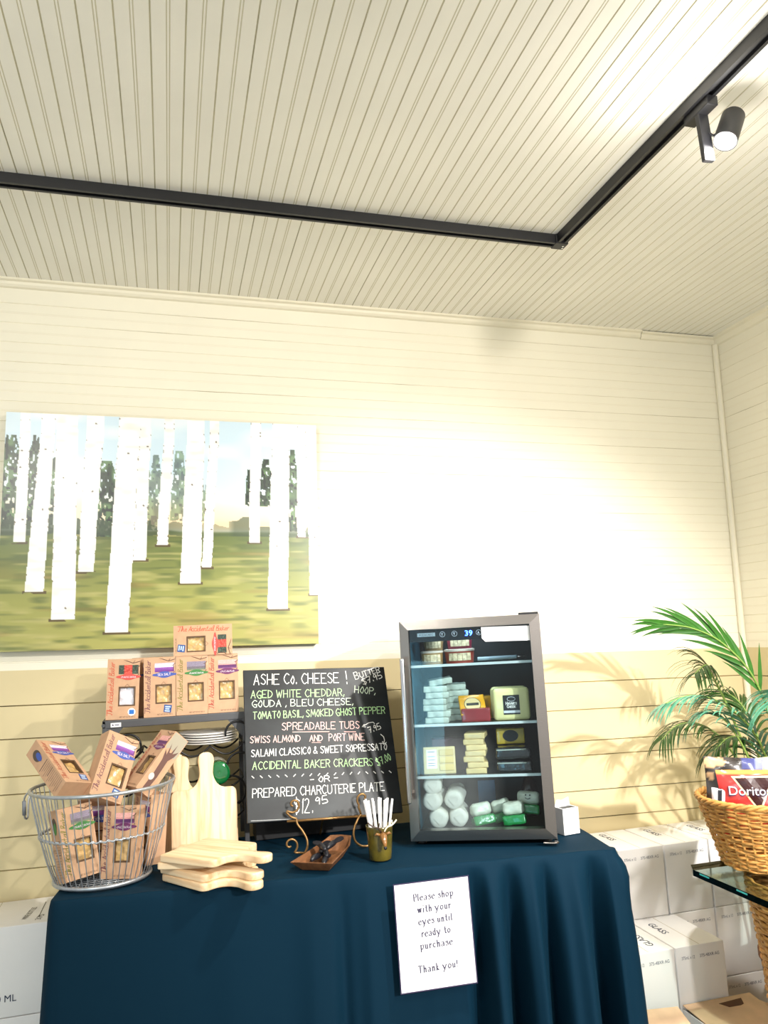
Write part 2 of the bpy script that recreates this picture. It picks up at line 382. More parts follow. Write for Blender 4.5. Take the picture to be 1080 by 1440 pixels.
LX, LY = 1.351, 1.66
sp = thing('track_spotlight', 'lit black cylinder spotlight hanging from the ceiling track', 'spotlight', TR(LX, LY, CEIL-.034))
mb = MB(); mb.box(-.017, .017, -.05, .05, -.024, .004, bev=.003); mb.build('track_adapter', m_blk, sp)
mb = MB(); mb.box(-.016, .016, -.008, .008, -.155, -.02, bev=.003); mb.build('arm', m_blk, sp, M=RY(-4))
hd = Vector((.056, -.036, -.074)); ax = Vector((-.48, -.10, -1.0)).normalized()
q = ax.to_track_quat('-Z', 'Y').to_matrix().to_4x4(); HM = Matrix.Translation(hd) @ q @ Matrix.Scale(.80, 4)
mb = MB(); mb.lathe([(.026, .062), (.034, .06), (.0375, .054), (.0385, -.055), (.0385, -.064), (.034, -.064), (.034, -.048), (.0, -.046)], 36, closed_ends=False)
mb.add([(.026*math.cos(a*math.pi/18), .026*math.sin(a*math.pi/18), .062) for a in range(36)], [tuple(range(36))])
hs = mb.build('lamp_housing', m_blk, sp, True, HM, angle=35)
mb = MB(); mb.lathe([(.0001, -.066), (.014, -.065), (.026, -.060), (.033, -.050), (.033, -.047)], 32, closed_ends=False)
mb.build('bulb', mat('lamp_glow', (1, .97, .92), .5, emit=160), hs, True)
mb = MB(); mb.tube(smoothpts([(.004, 0, -.05), (.02, -.012, -.085), (.035, -.02, -.075), (.045, -.03, -.055)], 6), .0035, 8); mb.build('cable', m_blk, sp, True)
l = light('lamp_beam', 'SPOT', Vector((LX, LY, CEIL-.034))+hd+ax*.075, (1.05, 2.75, .95), 150, (1, .96, .90), .03, 110, .9)
light('ceiling_spill_fill', 'POINT', Vector((LX, LY, CEIL-.034))+hd+ax*.11, (0, 0, 0), 5, (1, .96, .9), .03)

# ------------------------------------------------------------------ painting: birch trunks over a green field
PW, PH, PD = 1.168, .883, .043
NX, NY = 430, 330
S_, T_ = np.meshgrid(np.linspace(0, 1, NX+1), np.linspace(0, 1, NY+1))
rng = np.random.default_rng(3)
def vnoise(nx, ny, seed=0):
    g = np.random.default_rng(seed).random((ny+2, nx+2)); X = S_*nx; Y = T_*ny
    i = X.astype(int).clip(0, nx); j = Y.astype(int).clip(0, ny); fx = X-i; fy = Y-j; fx = fx*fx*(3-2*fx); fy = fy*fy*(3-2*fy)
    return (g[j, i]*(1-fx)+g[j, np.minimum(i+1, nx+1)]*fx)*(1-fy)+(g[np.minimum(j+1, ny+1), i]*(1-fx)+g[np.minimum(j+1, ny+1), np.minimum(i+1, nx+1)]*fx)*fy
def mixc(base, col, a): return base*(1-a[..., None])+np.array(col)*a[..., None]
h2 = lambda h: np.array([int(h[i:i+2], 16)/255 for i in (1, 3, 5)])
sm = lambda x, a, b: np.clip((x-a)/(b-a), 0, 1)
img = np.zeros((NY+1, NX+1, 3)); img[:] = h2('#cfe3f0')
img = mixc(img, h2('#eef4f6'), sm(vnoise(6, 14, 1), .45, .75)*.7)
img = mixc(img, h2('#f6e2c0'), np.exp(-((T_-.43)/.07)**2)*.9)
img = mixc(img, h2('#efc58e'), np.exp(-((T_-.475)/.03)**2)*.6*sm(S_, .2, .5))
hz = .50+.02*(vnoise(18, 1, 4)-.5)-.0*S_
g = sm(T_, hz-.004, hz+.006)
field = mixc(np.zeros_like(img)+h2('#5b6a34'), h2('#9c9c52'), sm(T_, .5, .80))
field = mixc(field, h2('#b0a960'), sm(T_, .80, 1.0)*.6)
field = mixc(field, h2('#47562c'), sm(vnoise(16, 80, 5), .5, .9)*.5)
field = mixc(field, h2('#c2b878'), sm(vnoise(14, 90, 6), .58, .95)*.6)
field = mixc(field, h2('#8c6a3a'), sm(vnoise(5, 30, 8), .72, .95)*.35)
img = img*(1-g[..., None])+field*g[..., None]
tn = vnoise(150, 70, 9); tn2 = vnoise(60, 30, 10)
for sa, ta, sb, tb in [(-.01, .098, .045, .50), (.074, .095, .108, .5), (.136, .19, .168, .5), (.283, .199, .336, .53), (.443, .166, .480, .50), (.518, .143, .555, .457), (.603, .292, .63, .456), (.756, .218, .778, .386), (.805, .167, .842, .385), (.902, .12, .93, .5)]:
    c = (sa+sb)/2; hw = (sb-sa)/2
    wv = hw*(.55+.6*sm(T_, ta, ta+.12))*(.75+.6*tn2)
    a = (np.abs(S_-c) < wv)*(T_ > ta)*(T_ < tb)*(tn > .22)
    colr = mixc(np.zeros_like(img)+h2('#2c3d2c'), h2('#5f7f52'), sm(tn2, .35, .8)); colr = mixc(colr, h2('#1b2521'), (tn > .72)*1.0)
    if .4 < c < .64: a = a*.55
    img = img*(1-a[..., None])+colr*a[..., None]
band = ((T_ > hz-.05*vnoise(40, 1, 12)-.02*(S_ < .45)-.028*((S_ > .7)*(S_ < .78))) & (T_ < hz+.02))*(1-.55*sm(S_, .35, .6)+.35*sm(S_, .7, .72))
img = mixc(img, h2('#3a4a34'), np.clip(band, 0, 1)*.85)
trunks = [(.774, .808, .549, .768, .803), (.934, .965, .522, .932, .959), (.489, .522, .563, .469, .504), (.043, .072, .553, .039, .073), (.638, .668, .659, .614, .646), (.41, .445, .628, .396, .437), (.243, .298, .678, .231, .278),
          (.962, 1.01, .782, .973, 1.01), (.108, .148, .759, .077, .132), (.15, .215, .874, .157, .228), (.562, .619, .728, .546, .611), (.848, .909, .845, .83, .896), (.344, .412, .932, .318, .388)]
bark = vnoise(24, 60, 21); wob = (vnoise(3, 9, 22)-.5)*.003
for a0, b0, tb, a1, b1 in trunks:
    f = T_/tb; L = a0+(a1-a0)*f+wob; Rr = b0+(b1-b0)*f+wob
    foot = (T_ > tb-.004) & (T_ < tb+.008) & (S_ > L-.006) & (S_ < Rr+.008)*(bark > .3)
    img = mixc(img, h2('#4a3420'), foot*.75)
    ins = (S_ > L) & (S_ < Rr) & (T_ < tb)
    tc = mixc(np.zeros_like(img)+h2('#fbfaf7'), h2('#e9e6df'), sm(bark, .6, .9)*.8)
    img = np.where(ins[..., None], tc, img)
    edge = ins & ((S_ < L+.0022) | (S_ > Rr-.0022)) & (vnoise(8, 90, int(a0*999)) > .8)
    img = mixc(img, h2('#6b5a48'), edge*.7)
    for k in range(4):
        kt = rng.random()*tb; e = rng.random() < .6
        ks = (a0+(a1-a0)*kt/tb) if rng.random() < .5 else (b0+(b1-b0)*kt/tb)
        if not e: ks = (a0+b0)/2+(a1+b1-a0-b0)/2*kt/tb+rng.uniform(-.01, .01)
        d = ((S_-ks)/.0032)**2+((T_-kt)/.004)**2
        img = mixc(img, h2('#4d3d30'), ((d < 1) & ins)*.8)
linimg = np.where(img <= .04045, img/12.92, ((img+.055)/1.055)**2.4)
pt = thing('painting', 'wide unframed canvas of white birch trunks on a green field', 'painting', TR(-.0145, YB-.002, 1.624) )
mb = MB(); mb.grid(lambda a, b: (-PW/2+PW*a, -PD, PH*(1-b)), NX, NY)
mb.build('painted_face', vmat('paint_on_canvas', .32, .5), pt, colors=linimg.reshape(-1, 3))
mb = MB(); mb.box(-PW/2, PW/2, -PD+.0008, 0, 0, PH); mb.build('stretched_canvas', mat('canvas_edge', '#8d8a5a', .7, noise=.25, nscale=12), pt)

# ------------------------------------------------------------------ table under a black cloth
TY = -6.3                                             # the table stands a little askew to the wall
TAB = T @ TR(-.80, .10, 0) @ RZ(TY)                   # local x along the front edge, y towards the wall, z up from the cloth top
TL, TD = 1.63, .56
def fold(s):                                          # outward swing of the cloth along its hem, 0 at the left end to 1 at the right
    f = 0
    for c, wd, a in [(.30, .04, .008), (.44, .035, .018), (.535, .022, .020)]:
        f += a*math.exp(-((s-c)/(wd*(1.5 if s > c else .75)))**2)
    for c, wd, a in [(.600, .04, .006), (.665, .03, .006), (.760, .017, .050), (.826, .019, .058), (.904, .034, .075), (.990, .020, .055)]:
        x = (s-c)/(wd*(1.1 if s > c else .9)); f += a*math.exp(-x**4)*(1+.12*math.sin(s*160))
    for c, wd, a in [(.728, .013, .055), (.795, .012, .060), (.862, .007, .035), (.953, .013, .065), (.488, .012, .02)]:
        f -= a*math.exp(-((s-c)/wd)**2)
    return f
cr = .03
per = []                                              # outline: left side, front, right side, back
def arc(cx, cy, a0, a1, n=8): return [(cx+cr*math.cos(R(a0+(a1-a0)*i/n)), cy+cr*math.sin(R(a0+(a1-a0)*i/n)), math.cos(R(a0+(a1-a0)*i/n)), math.sin(R(a0+(a1-a0)*i/n))) for i in range(n+1)]
def side(p, q, n, nx, ny): return [(p[0]+(q[0]-p[0])*i/n, p[1]+(q[1]-p[1])*i/n, nx, ny) for i in range(1, n)]
per += side((0, TD), (0, cr), 40, -1, 0)+arc(cr, cr, 180, 270)+side((cr, 0), (TL-cr, 0), 420, 0, -1)+arc(TL-cr, cr, 270, 360)+side((TL, cr), (TL, TD-cr), 50, 1, 0)+arc(TL-cr, TD-cr, 0, 90)+side((TL-cr, TD), (0, TD), 60, 0, 1)
NP = len(per); rowsT = [0, .004, .010, .018, .03, .05, .08, .12, .17, .23, .30, .38, .47, .57, .68, .80, .965]
vs = []; fs = []
for j, d in enumerate(rowsT):
    for i, (x, y, nx, ny) in enumerate(per):
        t = min(1, d/.6)
        o = .012*(1-math.exp(-d/.012))                # rolls over the table edge
        if ny < -.5 and 0 <= x <= TL: o += fold(x/TL)*(1-math.exp(-max(0, d-.012)/.10))*(.75+.5*t)
        elif nx > .5: o += (.006*math.sin(y*38+.6)+.004*math.sin(y*21))*(1-math.exp(-d/.10))
        elif nx < -.5: o += .006*math.sin(y*22)*t
        flare = (-.012*t if nx > 0 else .06*d*max(0, 1-1.6*y/TD) if nx < -.4 else .025*t)
        if nx > .3 and ny < -.05: o += .02*math.exp(-((d-.06)/.06)**2)     # the corner bunches up
        o += flare
        z = -d if d > .012 else -d*d/.024
        vs.append((x+nx*o, y+ny*o, min(0, z+.0015*math.sin(i*.13)*(d < .02)-.0015)))
for j in range(len(rowsT)-1):
    for i in range(NP): k = (i+1) % NP; fs.append((j*NP+i, j*NP+k, (j+1)*NP+k, (j+1)*NP+i))
mbc = MB(); mbc.add(vs, fs)
top0 = len(mbc.v); cx, cy = TL/2, TD/2                # the flat top, gently creased
rings = [.97, .85, .65, .4, .15]
tv_ = []
for r_ in rings:
    for (x, y, _, _) in per: tv_.append((cx+(x-cx)*r_, cy+(y-cy)*r_, -.0015+.0013*r_*math.sin(x*23+y*9)*math.sin(y*17)-.0012))
tf = []
for i in range(NP):
    k = (i+1) % NP
    for j in range(len(rings)-1): tf.append((j*NP+i, (j+1)*NP+i, (j+1)*NP+k, j*NP+k))
mbc.add(tv_, tf); mbc.f += [(i, (top0+i), top0+(i+1) % NP, (i+1) % NP) for i in range(NP)]
mbc.mi += [0]*NP
mbc.v.append((cx, cy, -.0025)); ci = len(mbc.v)-1
b0 = top0+(len(rings)-1)*NP; mbc.f += [(b0+i, ci, b0+(i+1) % NP) for i in range(NP)]; mbc.mi += [0]*NP
m = bpy.data.materials.new('black_cloth'); m.use_nodes = True; nt = m.node_tree; b = nt.nodes['Principled BSDF']
b.inputs['Base Color'].default_value = (*hx('#032334'), 1); b.inputs['Roughness'].default_value = .75; b.inputs['Specular IOR Level'].default_value = .10
b.inputs['Sheen Weight'].default_value = .04; b.inputs['Sheen Roughness'].default_value = .45; b.inputs['Sheen Tint'].default_value = (*hx('#1d6f93'), 1)
tc = nt.nodes.new('ShaderNodeTexCoord'); n = nt.nodes.new('ShaderNodeTexNoise'); n.inputs['Scale'].default_value = 900; bp = nt.nodes.new('ShaderNodeBump'); bp.inputs['Strength'].default_value = .15; bp.inputs['Distance'].default_value = .001
nt.links.new(tc.outputs['Object'], n.inputs['Vector']); nt.links.new(n.outputs['Fac'], bp.inputs['Height']); nt.links.new(bp.outputs[0], b.inputs['Normal'])
M_CLOTH = m
o = mbc.build('tablecloth', m, smooth=True, M=TAB); tag(o, 'black cloth hanging in folds over the display table', 'tablecloth')

# notice in a clear sleeve pinned to the cloth front
m_ink = mat('grey_ink', '#474259', .7)
SG = T @ TR(.137, -.066, -.313) @ RZ(-4.5) @ RX(-2.6) @ RY(-1.0)
nt_ = thing('paper_notice', 'white paper notice asking shoppers to wait, pinned on the black cloth', 'notice', SG)
mb = MB(); mb.box(-.001, .2169, 0, .0006, -.001, .2804); mb.build('paper_sheet', mat('white_paper', '#fbfbfb', .5), nt_)
mb = MB()
for a in ((-.004, .2199, -.004, -.001), (-.004, .2199, .2804, .2835), (-.004, -.001, -.001, .2804), (.2169, .2199, -.001, .2804)): mb.box(a[0], a[1], -.0006, .0010, a[2], a[3])
mb.build('sleeve_border', mat('plastic_sleeve', '#3a3350', .15, spec=.8), nt_)
mb = MB()
for txt, x, y, x2 in [("Please shop", .052, .232, .172), ("with your", .062, .200, .163), ("eyes until", .062, .168, .164), ("ready to", .068, .136, .156), ("purchase", .062, .104, .160), ("Thank you!", .052, .044, .168)]:
    text_strokes(mb, txt, SERIF, x, y, x2, y+.002, .0185, .0006, Matrix.Translation((0, -.0004, 0)) @ ZtoY, nib=(.0012, .0003))
tag(mb.build('lettering', m_ink, nt_), 'grey serif lettering')

# ------------------------------------------------------------------ cracker cartons
def P3(R3, t): return Matrix(((*R3[0], t[0]), (*R3[1], t[1]), (*R3[2], t[2]), (0, 0, 0, 1)))
BW, BD, BH = .105, .056, .2
m_kraft = mat('kraft_card', '#c79f7e', .75, noise=.08, nscale=40)
m_krd = mat('window_frame_print', '#5c432c', .7)
m_crk = mat('cracker_in_cellophane', '#d8b072', .22, noise=.4, nscale=55, bump=.6, bscale=60, coat=.6)
m_crw = mat('white_cellophane', '#e4dfe6', .2, noise=.25, nscale=40, bump=.8, bscale=40, coat=.5)
def picture_grid(kind):
    n = 20
    X, Y = np.meshgrid(np.linspace(0, 1, n+1), np.linspace(0, 1, n+1)); im = np.zeros((n+1, n+1, 3))
    g = np.random.default_rng(len(kind)).random((n+1, n+1, 1))
    if kind == 'berry':
        im[:] = h2('#2f3a30'); im = np.where((np.abs(X-.5) < .2)[..., None], h2('#c0392f'), im); im = np.where((g > .7), im*1.7, im)
    elif kind == 'sea':
        im[:] = h2('#e9e2ec'); im = np.where((Y < .52)[..., None], h2('#7a3f93')+(Y[..., None]-.2)*.35, im); im = np.where((Y > .8)[..., None], h2('#cfc2d6'), im)
    elif kind == 'grey':
        im[:] = h2('#8a8092'); im = np.where((Y < .45)[..., None], h2('#6f6670'), im); im = np.where((Y < .18)[..., None], h2('#75806a'), im)
    else:
        im[:] = h2('#e3a9a2'); im = np.where((Y < .58)[..., None], h2('#d99a94'), im); im = np.where((Y < .45)[..., None], h2('#5d2f63'), im); im = np.where((Y < .12)[..., None], h2('#7d4a7d'), im)
    im = np.clip(im*(.92+.16*g), 0, 1); return np.where(im <= .04045, im/12.92, ((im+.055)/1.055)**2.4).reshape(-1, 3), n
LOOK = {'berry': ('#c9583c', '#c9483f', 'berry'), 'sea': ('#7a4a52', '#3f56a6', 'sea'), 'green': ('#7c7a30', '#3e7d3d', 'grey'), 'plum': ('#b0483a', '#6d2f60', 'plum')}
def carton(style, M, label, sticker=None, title=None, white=False, group='cracker cartons', side=None):
    tc_, bc_, pk = LOOK[style]; tc_ = title or tc_
    t = thing('cracker_box', label, 'box', M, group)
    x0, x1, z0, z1 = -.010, .036, .048, .104           # window opening in the front
    a, b = -BW/2, BW/2; mb = MB()
    F = lambda x, z, y=0: (x, y, z)
    for q in [((a, 0), (b, 0), (b, z0), (a, z0)), ((a, z1), (b, z1), (b, BH), (a, BH)), ((a, z0), (x0, z0), (x0, z1), (a, z1)), ((x1, z0), (b, z0), (b, z1), (x1, z1))]:
        mb.add([F(*p) for p in q], [(0, 1, 2, 3)])
    mb.add([(a, 0, 0), (b, 0, 0), (b, BD, 0), (a, BD, 0)], [(3, 2, 1, 0)]); mb.add([(a, 0, BH), (b, 0, BH), (b, BD, BH), (a, BD, BH)], [(0, 1, 2, 3)])
    mb.add([(a, 0, 0), (a, BD, 0), (a, BD, BH), (a, 0, BH)], [(3, 2, 1, 0)]); mb.add([(b, 0, 0), (b, BD, 0), (b, BD, BH), (b, 0, BH)], [(0, 1, 2, 3)])
    mb.add([(a, BD, 0), (b, BD, 0), (b, BD, BH), (a, BD, BH)], [(3, 2, 1, 0)])
    mb.cur = 1; d = .012
    for p, q in (((x0, z0), (x1, z0)), ((x1, z0), (x1, z1)), ((x1, z1), (x0, z1)), ((x0, z1), (x0, z0))):
        mb.add([F(*p), F(*q), F(*q, d), F(*p, d)], [(0, 1, 2, 3)])
    fr = .0045; e = -.0003
    for q in [((x0-fr, z0-fr), (x1+fr, z0-fr), (x1, z0), (x0, z0)), ((x0, z1), (x1, z1), (x1+fr, z1+fr), (x0-fr, z1+fr)), ((x0-fr, z0-fr), (x0, z0), (x0, z1), (x0-fr, z1+fr)), ((x1, z0), (x1+fr, z0-fr), (x1+fr, z1+fr), (x1, z1))]:
        mb.add([F(*p, e) for p in q], [(0, 1, 2, 3)])
    mb.build('carton', [m_kraft, m_krd], t)
    mb = MB(); mb.grid(lambda u, v: (x0+(x1-x0)*u, .009+.002*math.sin(u*9+v*4)*math.sin(v*8), z0+(z1-z0)*v), 10, 12)
    mb.build('cellophane_window', m_crw if white else m_crk, t, True)
    col, n = picture_grid(pk); mb = MB(); mb.grid(lambda u, v: (-.016+.064*u, -.0004, .150+.030*v), n, n)
    mb.build('printed_picture', vmat('printed_card', .5), t, colors=col)
    mb = MB(); c = 28                                    # scalloped badge under the picture
    mb.add([(.016+.037*math.cos(2*math.pi*i/c)*(1+.10*math.cos(8*math.pi*i/c)), -.0006, .141+.0095*math.sin(2*math.pi*i/c)*(1+.18*math.cos(8*math.pi*i/c))) for i in range(c)], [tuple(range(c))])
    bd = mb.build('badge', mat('badge_'+style, bc_, .5), t)
    mb = MB()
    if style == 'sea': text_strokes(mb, 'SEA SALT', CAPS, -.006, .1375, .038, .1385, .0072, .0013, Matrix.Translation((0, -.0009, 0)) @ ZtoY)
    else: text_strokes(mb, 'aeaceae' if style != 'plum' else 'aceae', CURS, -.008, .138, .040, .138, .008, .0009, Matrix.Translation((0, -.0009, 0)) @ ZtoY)
    mb.build('badge_lettering', mat('badge_ink', '#dfd3dc', .5), bd)
    mb = MB(); text_strokes(mb, 'The Accidental Baker', CURS, -.0335, .012, -.0300, .188, .0155, .0017, Matrix.Translation((0, -.0005, 0)) @ ZtoY, shear=.15)
    mb.build('title_lettering', mat('title_ink_'+tc_[1:], tc_, .6), t)
    mb = MB(); text_strokes(mb, 'NET WT 5.5 OZ (155 G)', CAPS, -.008, .006, .044, .006, .0042, .0006, Matrix.Translation((0, -.0005, 0)) @ ZtoY)
    mb.build('small_print', mat('brown_ink', '#7d5f45', .6), t)
    mb = MB(); mb.tube([(.004, -.0004, .107), (.013, -.0004, .117), (.022, -.0004, .107)], .0006, 4); mb.build('hanger_print', mat('brown_ink', '#7d5f45', .6), t)
    mb = MB(); J = lambda *p: mb.tube([(x, -.0004, z) for x, z in p], [.0012]*(len(p)-1)+[.0004], 4)      # bare branches printed across the top corner
    J((.052, .192), (.03, .186), (.012, .193), (.0, .197)); J((.03, .186), (.036, .196)); J((.052, .178), (.046, .172), (.047, .162), (.043, .152)); J((.046, .172), (.038, .170)); J((.05, .15), (.044, .143))
    mb.build('branch_print', mat('branch_ink', '#6b4f42', .7), t)
    if sticker:
        mb = MB()
        if sticker == 'round':
            mb.cur = 0; mb.add([(.030+.0125*math.cos(i*math.pi/12), -.0006, .024+.0125*math.sin(i*math.pi/12)) for i in range(24)], [tuple(range(24))])
            mb.cur = 1; mb.box(.022, .038, -.0011, -.0008, .017, .031)
            mb.build('round_sticker', [mat('sticker_white', '#f4f6fa', .3), mat('sticker_blue', '#2d6fc0', .3)], t)
        else:
            mm = Matrix.Translation((.026, 0, .026)) @ RY(8)
            mb.box(-.0125, .0125, -.0009, -.0003, -.0125, .0125, mm); st = mb.build('square_sticker', mat('sticker_navy', '#2a4f8e', .3), t)
            mb = MB()
            for k, (q0, q1) in enumerate(((-.009, .009), (-.008, .006), (-.009, .008))): mb.box(q0, q1, -.0013, -.0010, .004-.007*k, .0085-.007*k, mm)
            mb.build('sticker_lines', mat('sticker_pale', '#b9cbe6', .3), st)
    if side == 'facts':                                  # left flank: oval picture, badge and the small facts table
        mb = MB(); Lx = lambda y, z: (-BW/2-.0005, y, z)
        mb.cur = 0; mb.add([Lx(.028+.015*math.cos(i*.2618), .158+.021*math.sin(i*.2618)) for i in range(24)][::-1], [tuple(range(24))])
        mb.cur = 1; mb.add([(-BW/2-.0009, .024+.009*math.cos(i*.2618), .148+.017*math.sin(i*.2618)) for i in range(24)][::-1], [tuple(range(24))])
        mb.cur = 2
        for k in range(14):
            z = .112-.0075*k; th = .0016 if k in (0, 5) else .0006
            mb.box(-BW/2-.0006, -BW/2-.0002, .006, .050-.006*(k % 3), z, z+th*1.3)
        mb.build('side_print', [mat('dark_oval_print', '#54453c', .6), mat('badge_'+style, bc_, .5), mat('fact_ink', '#5f5148', .6)], t)
    if side == 'tree':                                   # right flank: a thick trunk with pale foliage
        mb = MB(); Rx_ = lambda y, z, e=0: (BW/2+.0004+e, y, z)
        mb.cur = 0; mb.add([Rx_(y, z) for y, z in ((.002, .198), (.054, .198), (.054, .135), (.046, .128), (.040, .140), (.03, .148), (.016, .15), (.006, .140), (.002, .15))], [tuple(range(9))])
        mb.cur = 1; mb.add([Rx_(y, z, .0004) for y, z in ((.018, .012), (.034, .010), (.038, .06), (.036, .115), (.046, .135), (.05, .155), (.042, .146), (.036, .14), (.034, .172), (.03, .14), (.024, .138), (.014, .165), (.02, .128), (.008, .14), (.017, .110), (.02, .06))], [tuple(range(16))])
        mb.cur = 2; mb.add([Rx_(.02+.009*math.cos(i*.2618), .052+.011*math.sin(i*.2618), .0007) for i in range(24)], [tuple(range(24))])
        mb.build('side_print', [mat('foliage_print', '#a89f8c', .6), mat('trunk_print', '#6b4c44', .6), mat('knot_print', '#d8cfc8', .4)], t)
    return t
gb = 'cracker boxes piled in the wire basket'
carton('sea', T @ P3([[.6897, -.522, -.5019], [.6947, .2817, .6618], [-.2041, -.8051, .5569]], (-.738, .203, .290)), 'cracker box tipped over the wire basket rim, side with small print showing', 'square', '#b5553c', group=gb, side='facts')
carton('sea', T @ P3([[.8214, -.5106, .2541], [.3602, .8099, .463], [-.4422, -.2888, .8491]], (-.670, .226, .232)), 'cracker box with blue badge rising tilted from the middle of the wire basket', 'square', group=gb)
carton('plum', T @ P3([[.4362, .6751, .595], [-.8998, .3208, .2957], [.0087, -.6644, .7473]], (-.606, .270, .258)), 'cracker box leaning out of the wire basket showing a printed brown tree', None, group=gb, side='tree')
carton('green', T @ P3([[.8557, -.4953, -.1499], [.5139, .8472, .1347], [.0602, -.1923, .9795]], (-.7252, .188, .0277)), 'cracker box with green badge low inside the wire basket', None, group=gb, side='facts')
carton('plum', T @ P3([[.8988, .4352, .0522], [-.4377, .8852, .1578], [.0225, -.1647, .9861]], (-.6366, .194, .012)), 'cracker box with plum badge low inside the wire basket', None, '#7a4a52', group=gb)
carton('sea', T @ TR(-.575, .275, .03) @ RZ(-62) @ RX(-4), 'cracker box on edge behind the plum badge one in the basket', None, group=gb)
carton('sea', T @ TR(-.70, .315, .02) @ RZ(5), 'cracker box standing at the back of the wire basket', None, group=gb)

# ------------------------------------------------------------------ wire rack with a shelf
m_rk = mat('grey_enamel', '#4a4b4e', .45, spec=.5)
RF, RB, RL, RR = .50, .69, -.700, -.222; SH = .436
rk = thing('wine_rack', 'dark grey metal wine rack with a flat shelf on top', 'rack', T @ TR(-.468, .6, 0))
k_ = Matrix.Translation((.468, -.6, 0))
mb = MB(); mb.box(RL+.01, RR-.01, RF+.012, RB-.012, SH-.010, SH-.0005, k_); mb.build('shelf_board', m_rk, rk)
mb = MB(); mb.box(RL, RR, RF, RF+.012, SH-.026, SH, k_, .003); mb.box(RL, RR, RB-.012, RB, SH-.026, SH, k_, .003); mb.box(RL, RL+.012, RF, RB, SH-.026, SH, k_, .003); mb.box(RR-.012, RR, RF, RB, SH-.026, SH, k_, .003)
mb.build('shelf_frame', m_rk, rk)
for u in (RL, RR-.016):
    for v in (RF, RB-.016):
        mb = MB(); mb.box(u, u+.016, v, v+.016, 0, SH-.024, k_, .002); lg = mb.build('leg', m_rk, rk)
        if v == RF:
            sgn = 1 if u == RL else -1; uu = RL+.016 if u == RL else RR-.016
            mb = MB(); mb.add([(uu, v+.001, SH-.026), (uu+sgn*.05, v+.001, SH-.026), (uu, v+.001, SH-.085), (uu, v+.005, SH-.026), (uu+sgn*.05, v+.005, SH-.026), (uu, v+.005, SH-.085)], [(0, 1, 2), (5, 4, 3), (0, 3, 4, 1), (1, 4, 5, 2), (2, 5, 3, 0)], k_)
            mb.build('gusset', m_rk, lg)
            for z in (SH-.015, SH-.07):
                mb = MB(); mb.tube([(u-.004*sgn+.008, v-.004, z), (u-.004*sgn+.008, v+.001, z)], .006, 10, m=k_); mb.build('bolt', m_rk, lg)
m_wr = mat('black_wire', '#1a1a1c', .4, .3)
for nm, w0 in (('wire_tier', .315), ('wire_tier', .205), ('wire_tier', .095)):
    mb = MB()
    for v in (RF+.01, RB-.01):
        pts = []
        for i in range(61):
            f = i/60*4; u = RL+.016+(RR-RL-.032)*i/60; pts.append((u, v, w0-.030*abs(math.sin(math.pi*f))+.012))
        mb.tube(pts, .0032, 6, m=k_)
    for kx in range(5):
        u = RL+.016+(RR-RL-.032)*kx/4; mb.tube([(u, RF+.01, w0+.012), (u, RB-.01, w0+.012)], .003, 6, m=k_)
    mb.build(nm, m_wr, rk, True)
for u, w0, r_ in ((-.618, .345, .042), (-.258, .365, .040), (-.283, .175, .05), (-.25, .255, .045)):
    mb = MB(); mb.tube([(u+r_*math.cos(a), RF-.004, w0+r_*math.sin(a)) for a in [R(-60+i*12) for i in range(22)]], .0038, 6, m=k_)
    mb.build('wire_scroll', m_wr, rk, True)
mb = MB(); mb.box(-.673, -.640, RF-.0012, RF-.0002, SH-.022, SH-.008, k_); tg = mb.build('price_tag', mat('white_paper', '#fbfbfb', .5), rk)
mb = MB(); mb.box(-.668, -.664, RF-.0018, RF-.0014, SH-.018, SH-.012, k_); mb.box(-.660, -.646, RF-.0018, RF-.0014, SH-.0165, SH-.0135, k_); mb.build('tag_print', m_ink, tg)

gs = 'cracker boxes on top of the wine rack'
sv = .515
carton('berry', T @ TR(-.638, sv, SH) @ RZ(4) @ RY(2.0), 'cracker box with red badge and round white sticker standing on the wine rack', 'round', white=True, group=gs)
carton('sea', T @ TR(-.556, sv+.075, SH) @ RZ(1), 'cracker box set back, mostly hidden, behind the one with a round sticker', None, group=gs)
carton('sea', T @ TR(-.515, sv, SH) @ RZ(-1.5), 'cracker box with blue badge standing upright on the wine rack', 'square', group=gs)
carton('green', T @ TR(-.408, sv, SH) @ RZ(-2), 'cracker box with green badge standing upright on the wine rack', None, group=gs)
carton('plum', T @ TR(-.302, sv, SH) @ RZ(-3), 'cracker box with plum badge standing at the end of the wine rack', None, group=gs)
carton('berry', T @ TR(-.468, sv, SH+.2+BW/2) @ RZ(-2) @ RY(90), 'cracker box lying on its side on top of two upright ones', 'square', group=gs)

# plates and a bottle held by the rack
m_pl = mat('white_paper_plate', '#f6f4f0', .4)
for k in range(5):
    t = thing('paper_plate', ('lowest', 'second lowest', 'middle', 'second highest', 'topmost')[k]+' white paper plate of the stack in the wine rack', 'plate', T @ TR(-.352+.005*(k % 2), .595-.004*(k % 3), .330+.0082*k) @ RZ(11*k), 'white plates stacked in the wine rack')
    mb = MB(); mb.lathe([(.0001, 0), (.078, 0), (.094, .004), (.100, .0065), (.099, .0078), (.092, .0066), (.078, .0052), (.0001, .0050)], 48, closed_ends=False); mb.build('plate_body', m_pl, t, True)
bt = thing('wine_bottle', 'green glass bottle lying in the wine rack behind the cutting boards', 'bottle', T @ TR(-.322, .48, .238) @ RX(-90))
mb = MB(); mb.lathe([(.0001, .004), (.028, 0), (.037, .004), (.038, .02), (.038, .15), (.034, .175), (.018, .205), (.0145, .225), (.0145, .27), (.0165, .271), (.0165, .285), (.0001, .286)], 36, closed_ends=False)
mb.build('glass_body', mat('green_glass', '#0f6a35', .08, spec=.9, coat=.6), bt, True)
